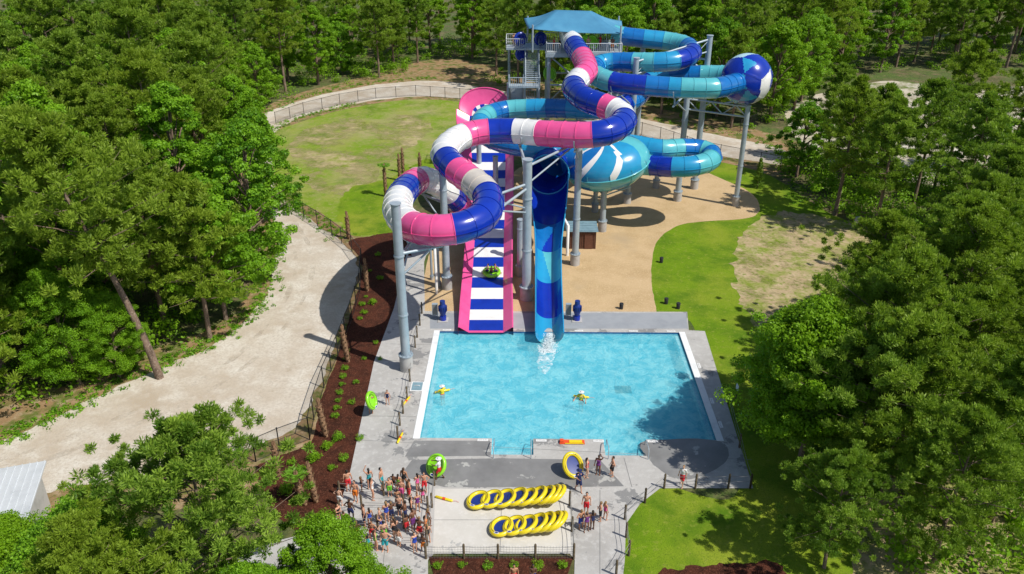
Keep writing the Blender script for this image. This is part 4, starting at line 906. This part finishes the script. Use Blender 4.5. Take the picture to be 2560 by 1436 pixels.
POSE={'m1':'standing','m2':'with hand on hip','m3':'with folded arms','w1':'standing','w2':'with folded arms','m4':'walking','w3':'with one hand raised','g1':'with bent arms','g2':'walking','m5':'reaching forward','s1':'sitting'}
def person(var,loc,rot,ht,c1,c2=None,skin=None,grp=None,extra='',hatc='white'):
    d=PV[var]; s=ht/1.74; sk=skin or random.choice(SK)
    wear={'shorts':c1+' swim shorts','suit':c1+' swimsuit','shirt':(c2 or c1)+' shirt and '+c1+' shorts'}[d['wear']]
    o=bpy.data.objects.new('person',d['body']); o.location=loc; o.rotation_euler=(0,0,R(rot)); o.scale=(s*random.uniform(.95,1.08),s,s); o.color=(*sk,1)
    link(o,None,' '.join(('%s %s%s'%(wear,POSE[var],extra)).split()[:12]),'person',group=grp)
    for nm,k,c in(('shorts','shorts',CL[c1]),('swimsuit' if d['wear']=='suit' else 'shirt','top',CL[c2 or c1]),('hair','hair',random.choice(HC)),('hat','hat',CL[hatc])):
        if d[k]:
            q=bpy.data.objects.new(nm,d[k]); q.color=(*c,1); q.parent=o; COL.objects.link(q)
    return o
crowd=[(872,1228),(890,1255),(850,1265),(925,1222),(932,1248),(955,1222),(975,1240),(985,1222),(998,1232),(1012,1222),(1025,1248),(1045,1230),(1062,1230),(1058,1256),(995,1265),(878,1300),(848,1308),(912,1315),(926,1318),(950,1308),(955,1335),(968,1306),(985,1335),(1000,1290),(1015,1306),(1030,1296),(1045,1280),(1018,1330),(1034,1326),(1050,1346),(1065,1336),(1072,1314),(1060,1380),(998,1366),(965,1378),(940,1374),(922,1378),(962,1354),(990,1352),(932,1348),(880,1366),(895,1354),(862,1325),(905,1228),(1005,1248),(1070,1358),(980,1300),(1038,1380),(905,1395),(850,1375),(770,1390)]
vs=['m1','m2','m3','w1','w2','m1','w1','w3','m2']; cc=['red','black','blue','navy','pink','black','teal','orange','purple','navy','blue','black','red','green','white']
for i,(u,v) in enumerate(crowd):
    p=P(u,v,.034); person(vs[(i*5+i//3)%9],p,random.choice([0,20,-30,90,-80,180,150,45,-140])+random.uniform(-20,20),random.choice([1.2,1.35,1.45,1.5,1.6,1.65,1.7]),cc[(i*7+i//4)%15],grp='people waiting in the queue',extra=' in the queue')
for u,v,vr,c,h,rt in[(1465,1285,'m1','red',1.7,170),(1466,1328,'w1','purple',1.5,200),(1480,1324,'w2','navy',1.5,20),(1500,1302,'m3','black',1.5,90),(1512,1298,'w1','pink',1.4,-60),(1452,1322,'m2','blue',1.5,30),(1466,1192,'w1','red',1.55,-90),(1495,1187,'w3','purple',1.6,160),(1530,1190,'m2','black',1.6,100),(970,1012,'w1','navy',1.3,180),(1285,1462,'m1','red',1.5,180),(1332,1462,'m3','blue',1.5,180)]:
    person(vr,P(u,v,.036),rt,h,c,grp='visitors on the pool deck',extra=' on the deck')
person('g2',P(1446,1228,.036),-160,1.75,'navy','navy',extra=' beside yellow tube',hatc='navy')
person('m4',P(1704,1215,.036),150,1.65,'red','white',extra=' on the deck')
person('g2',P(1099,1198,.036),80,1.75,'red','white',extra=' beside green tube')
person('m5',P(928,1034,.036),5,1.75,'black',extra=' carrying a green tube',skin=(.4,.2,.12))
for u,v,rt in((1106,985,40),(1453,1000,160)):
    p=P(u,v,-.13); o=person('g1',(p.x,p.y,ZB),rt,1.8,'red','yellow',skin=SK[0],grp='lifeguards standing in the pool',extra=' in the pool')
# ---------------------------------------------------------------- tubes & rafts
def tube_meshes(rim,floor,rx=.56,ry=.70,rt=.165,mark=True):
    mb=MB(); n=36; V=[];Fc=[];s=14
    for i in range(n):
        a=2*math.pi*i/n; c=Vector((rx*math.cos(a),ry*math.sin(a),rt)); o=Vector((math.cos(a)/rx,math.sin(a)/ry,0)).normalized()
        for k in range(s):
            b=2*math.pi*k/s; V.append(c+o*rt*math.cos(b)+Vector((0,0,rt*math.sin(b))))
    for i in range(n):
        for k in range(s): Fc.append([i*s+k,((i+1)%n)*s+k,((i+1)%n)*s+(k+1)%s,i*s+(k+1)%s])
    mb.add(V,Fc,0,True); a=mb.mesh('ring',[rim])
    fb=MB(); V=[(0,0,.1)]+[((rx-.03)*math.cos(2*math.pi*i/n),(ry-.03)*math.sin(2*math.pi*i/n),.16) for i in range(n)]
    fb.add(V,[[0,1+i,1+(i+1)%n] for i in range(n)],0,True); b=fb.mesh('floor',[floor])
    hb=MB(); hb.tube([((rx+.0)*math.cos(2*math.pi*i/24),(ry)*math.sin(2*math.pi*i/24),rt*2+(.005 if i%4 else .035)) for i in range(25)],.012,4)
    h=hb.mesh('grab_rope',['black'])
    kb=MB(); q=16
    for (R0,mi,z) in((.13,0,.012),(.085,1,.018)):
        V=[(0,-ry,rt*2+z)]+[(R0*1.3*math.cos(2*math.pi*i/q),-ry+R0*.7*math.sin(2*math.pi*i/q),rt*2+z-.01) for i in range(q)]
        kb.add(V,[[0,1+i,1+(i+1)%q] for i in range(q)],mi)
    return a,b,h,kb.mesh('badge',['white','navy'])
TY=tube_meshes('yel','navy',.58,.74,.15); TG=tube_meshes('lime','lime',.52,.58,.14); TR=tube_meshes('lime','lime',.68,.68,.17); TB=tube_meshes('blue','blue',.5,.5,.16)
def raft(ms,M4,label,grp=None,name='inflatable_tube'):
    e=bpy.data.objects.new(name,None); e.matrix_world=M4; link(e,None,label,'tube',group=grp)
    for nm,me in zip(('ring','floor','grab_rope','badge'),ms):
        o=bpy.data.objects.new(nm,me); o.parent=e; COL.objects.link(o)
def lean_row(u0,u1,v,n):
    for k in range(n):
        t=k/(n-1); p=P(u0+(u1-u0)*(1-(1-t)**1.4),v,.05); ang=R(5+34*min(1,t*1.25))
        Mx=Matrix.Translation(p+Vector((-.7+random.uniform(-.03,.03),random.uniform(-.06,.06),.03)))@Matrix.Rotation(R(-22+random.uniform(-4,4)),4,'Z')@Matrix.Rotation(-ang,4,'Y')@Matrix.Translation(Vector((.7,0,0)))
        raft(TY,Mx,'yellow ring tube with navy floor leaning in a row','yellow tubes stacked on the paving')
lean_row(1200,1402,1250,9); lean_row(1256,1405,1316,7)
raft(TY,Matrix.Translation(P(1438,1196,.05))@Matrix.Rotation(R(20),4,'Z')@Matrix.Rotation(R(48),4,'X')@Matrix.Translation(Vector((0,.86,0))),'yellow ring tube stood on edge beside a worker')
raft(TG,Matrix.Translation(P(1084,1194,.05))@Matrix.Rotation(R(-25),4,'Z')@Matrix.Rotation(R(50),4,'X')@Matrix.Scale(1.1,4)@Matrix.Translation(Vector((0,.72,0))),'lime green tube stood on edge by a worker')
raft(TG,Matrix.Translation(P(934,1022,.6))@Matrix.Rotation(R(75),4,'Z')@Matrix.Rotation(R(70),4,'X')@Matrix.Translation(Vector((0,.7,0))),'lime green tube carried upright by a swimmer')
zl=1.35; rp=P(1229,684,zl); raft(TR,Matrix.Translation(rp)@Matrix.Rotation(R(9),4,'X')@Matrix.Scale(1.05,4),'round lime green raft with riders on striped lane')
for dx,dy,rt in((-.33,.1,90),(.33,.1,-90),(0,-.3,0)):
    person('s1',rp+Vector((dx,dy,-.5)),rt,1.5,random.choice(['black','red','navy']),grp='riders on the raft',extra=' in a raft')
for u,y,vr,c,rt in((1285,103.4,'m1','orange',180),(1296,103.9,'w1','black',150),(1385,101.0,'w1','red',120),(1470,101,'m2','navy',200),(1500,102,'g2','red',90),(1530,100.8,'m3','orange',180),(1350,104.2,'m1','blue',160),(1400,102.5,'m1','black',200),(1440,103,'w2','teal',180)):
    person(vr,(wx(u,y,TZ),y,TZ-.02),rt,random.uniform(1.5,1.75),c,grp='people on the launch platform',extra=' on the tower')
for u,y,z,ms,l,rx in((1482,101.5,TZ,TG,'lime green tube leaning on the launch platform',60),(1462,101.2,TZ,TG,'lime green tube leaning on the launch platform',70),(1375,100.5,13.2,TG,'lime green tube carried on the tower stairs',70),(1300,103.4,TZ,TB,'blue tube held upright at the tower railing',85),(1303,103.0,TZ-1.7,TB,'blue tube held upright at the tower railing',85),(1350,103.6,TZ,TB,'blue tube held upright at the tower railing',85)):
    raft(ms,Matrix.Translation(Vector((wx(u,y,z),y,z)))@Matrix.Rotation(R(20),4,'Z')@Matrix.Rotation(R(rx),4,'X')@Matrix.Scale(1.3,4)@Matrix.Translation(Vector((0,.7,0))),l,'tubes on the launch tower')
def rescue(u,v,rot,z=.1):
    mb=MB(); mb.tube([(-.6,0,0),(-.55,0,0),(.55,0,0),(.6,0,0)],[.05,.085,.085,.05],8,0); mb.tube([(-.1,0,0),(.1,0,0)],.09,8,1); mb.tube([(.6,0,0),(.8,.1,-.02),(1.0,.05,-.03)],.012,4,1)
    o=mb.obj('rescue_float',['yel','red'],loc=P(u,v,z),label='yellow foam rescue float with red band',cat='rescue float',group='rescue floats around the pool'); o.rotation_euler=(0,0,R(rot))
rescue(1000,1095,80,.12);rescue(1015,1003,70,.12);rescue(1110,1247,-20,.12);rescue(1106,978,20,.05);rescue(1453,992,-10,.05)
mb=MB(); mb.box((0,0,.05),(1.75,.42,.07),0); mb.box((.25,0,.10),(.9,.3,.04),1); mb.tube([(-.5,-.22,.09),(.8,-.22,.09)],.03,5,1); mb.box((-.72,0,.16),(.25,.3,.14),0)
mb.obj('spine_board',['red','yel'],loc=P(1430,1107,.03),label='orange rescue spine board lying on pool edge',cat='rescue board')
C=[];b=P(1374,838,-.1)
for k in range(6000):
    t=random.random()**1.2; C.append((b.x-.3*t+random.gauss(0,.16+.2*t),b.y-t*3.0,max(-.115,-.1+random.random()**3*.6*math.sin(math.pi*min(1,t*1.1+.12)))))
C=np.array(C); O=rng.normal(size=C.shape)
ob=bpy.data.objects.new('water_splash',leaf_mesh('splash',C,O,rng.uniform(.01,.045,len(C)),.8,np.zeros(len(C)),'needle')); ob.data.materials.clear(); ob.data.materials.append(M['foam']); link(ob,kind='stuff',label='white water splash where the slide meets the pool')
sheet('foam_trail',[[(1348,836),(1400,836),(1395,860),(1388,890),(1380,915),(1365,935),(1350,930),(1342,905),(1348,880)]],-.118,'foams',smooth=4,jit=.08,kind='stuff',label='white foam trail on the pool surface')
# ---------------------------------------------------------------- light, camera
w=bpy.data.worlds.new('World'); scene.world=w; w.use_nodes=True; nt=w.node_tree; bg=nt.nodes['Background']
sk=nt.nodes.new('ShaderNodeTexSky'); sk.sky_type='NISHITA'; sk.sun_disc=False; EL=53
az=math.atan2(.86,-.5)
sk.sun_elevation=R(EL); sk.sun_rotation=az
nt.links.new(sk.outputs[0],bg.inputs[0]); bg.inputs[1].default_value=.10
sd=bpy.data.lights.new('Sun','SUN'); sd.energy=4.6; sd.angle=R(.5); sd.color=(1,.95,.86); so=bpy.data.objects.new('Sun',sd); COL.objects.link(so)
dirv=Vector((-.86*math.cos(R(EL)),.5*math.cos(R(EL)),-math.sin(R(EL)))); so.rotation_euler=dirv.to_track_quat('-Z','Y').to_euler(); so.location=(60,0,80)
cd=bpy.data.cameras.new('Camera'); cam=bpy.data.objects.new('Camera',cd); COL.objects.link(cam)
cd.sensor_width=36; cd.lens=36*F/2560; cd.clip_end=3000
m3=Matrix((RT,UP,-FW)).transposed(); cam.matrix_world=Matrix.Translation((0,0,H))@m3.to_4x4(); scene.camera=cam
scene.view_settings.view_transform='Standard'; scene.view_settings.look='None'; scene.view_settings.exposure=0
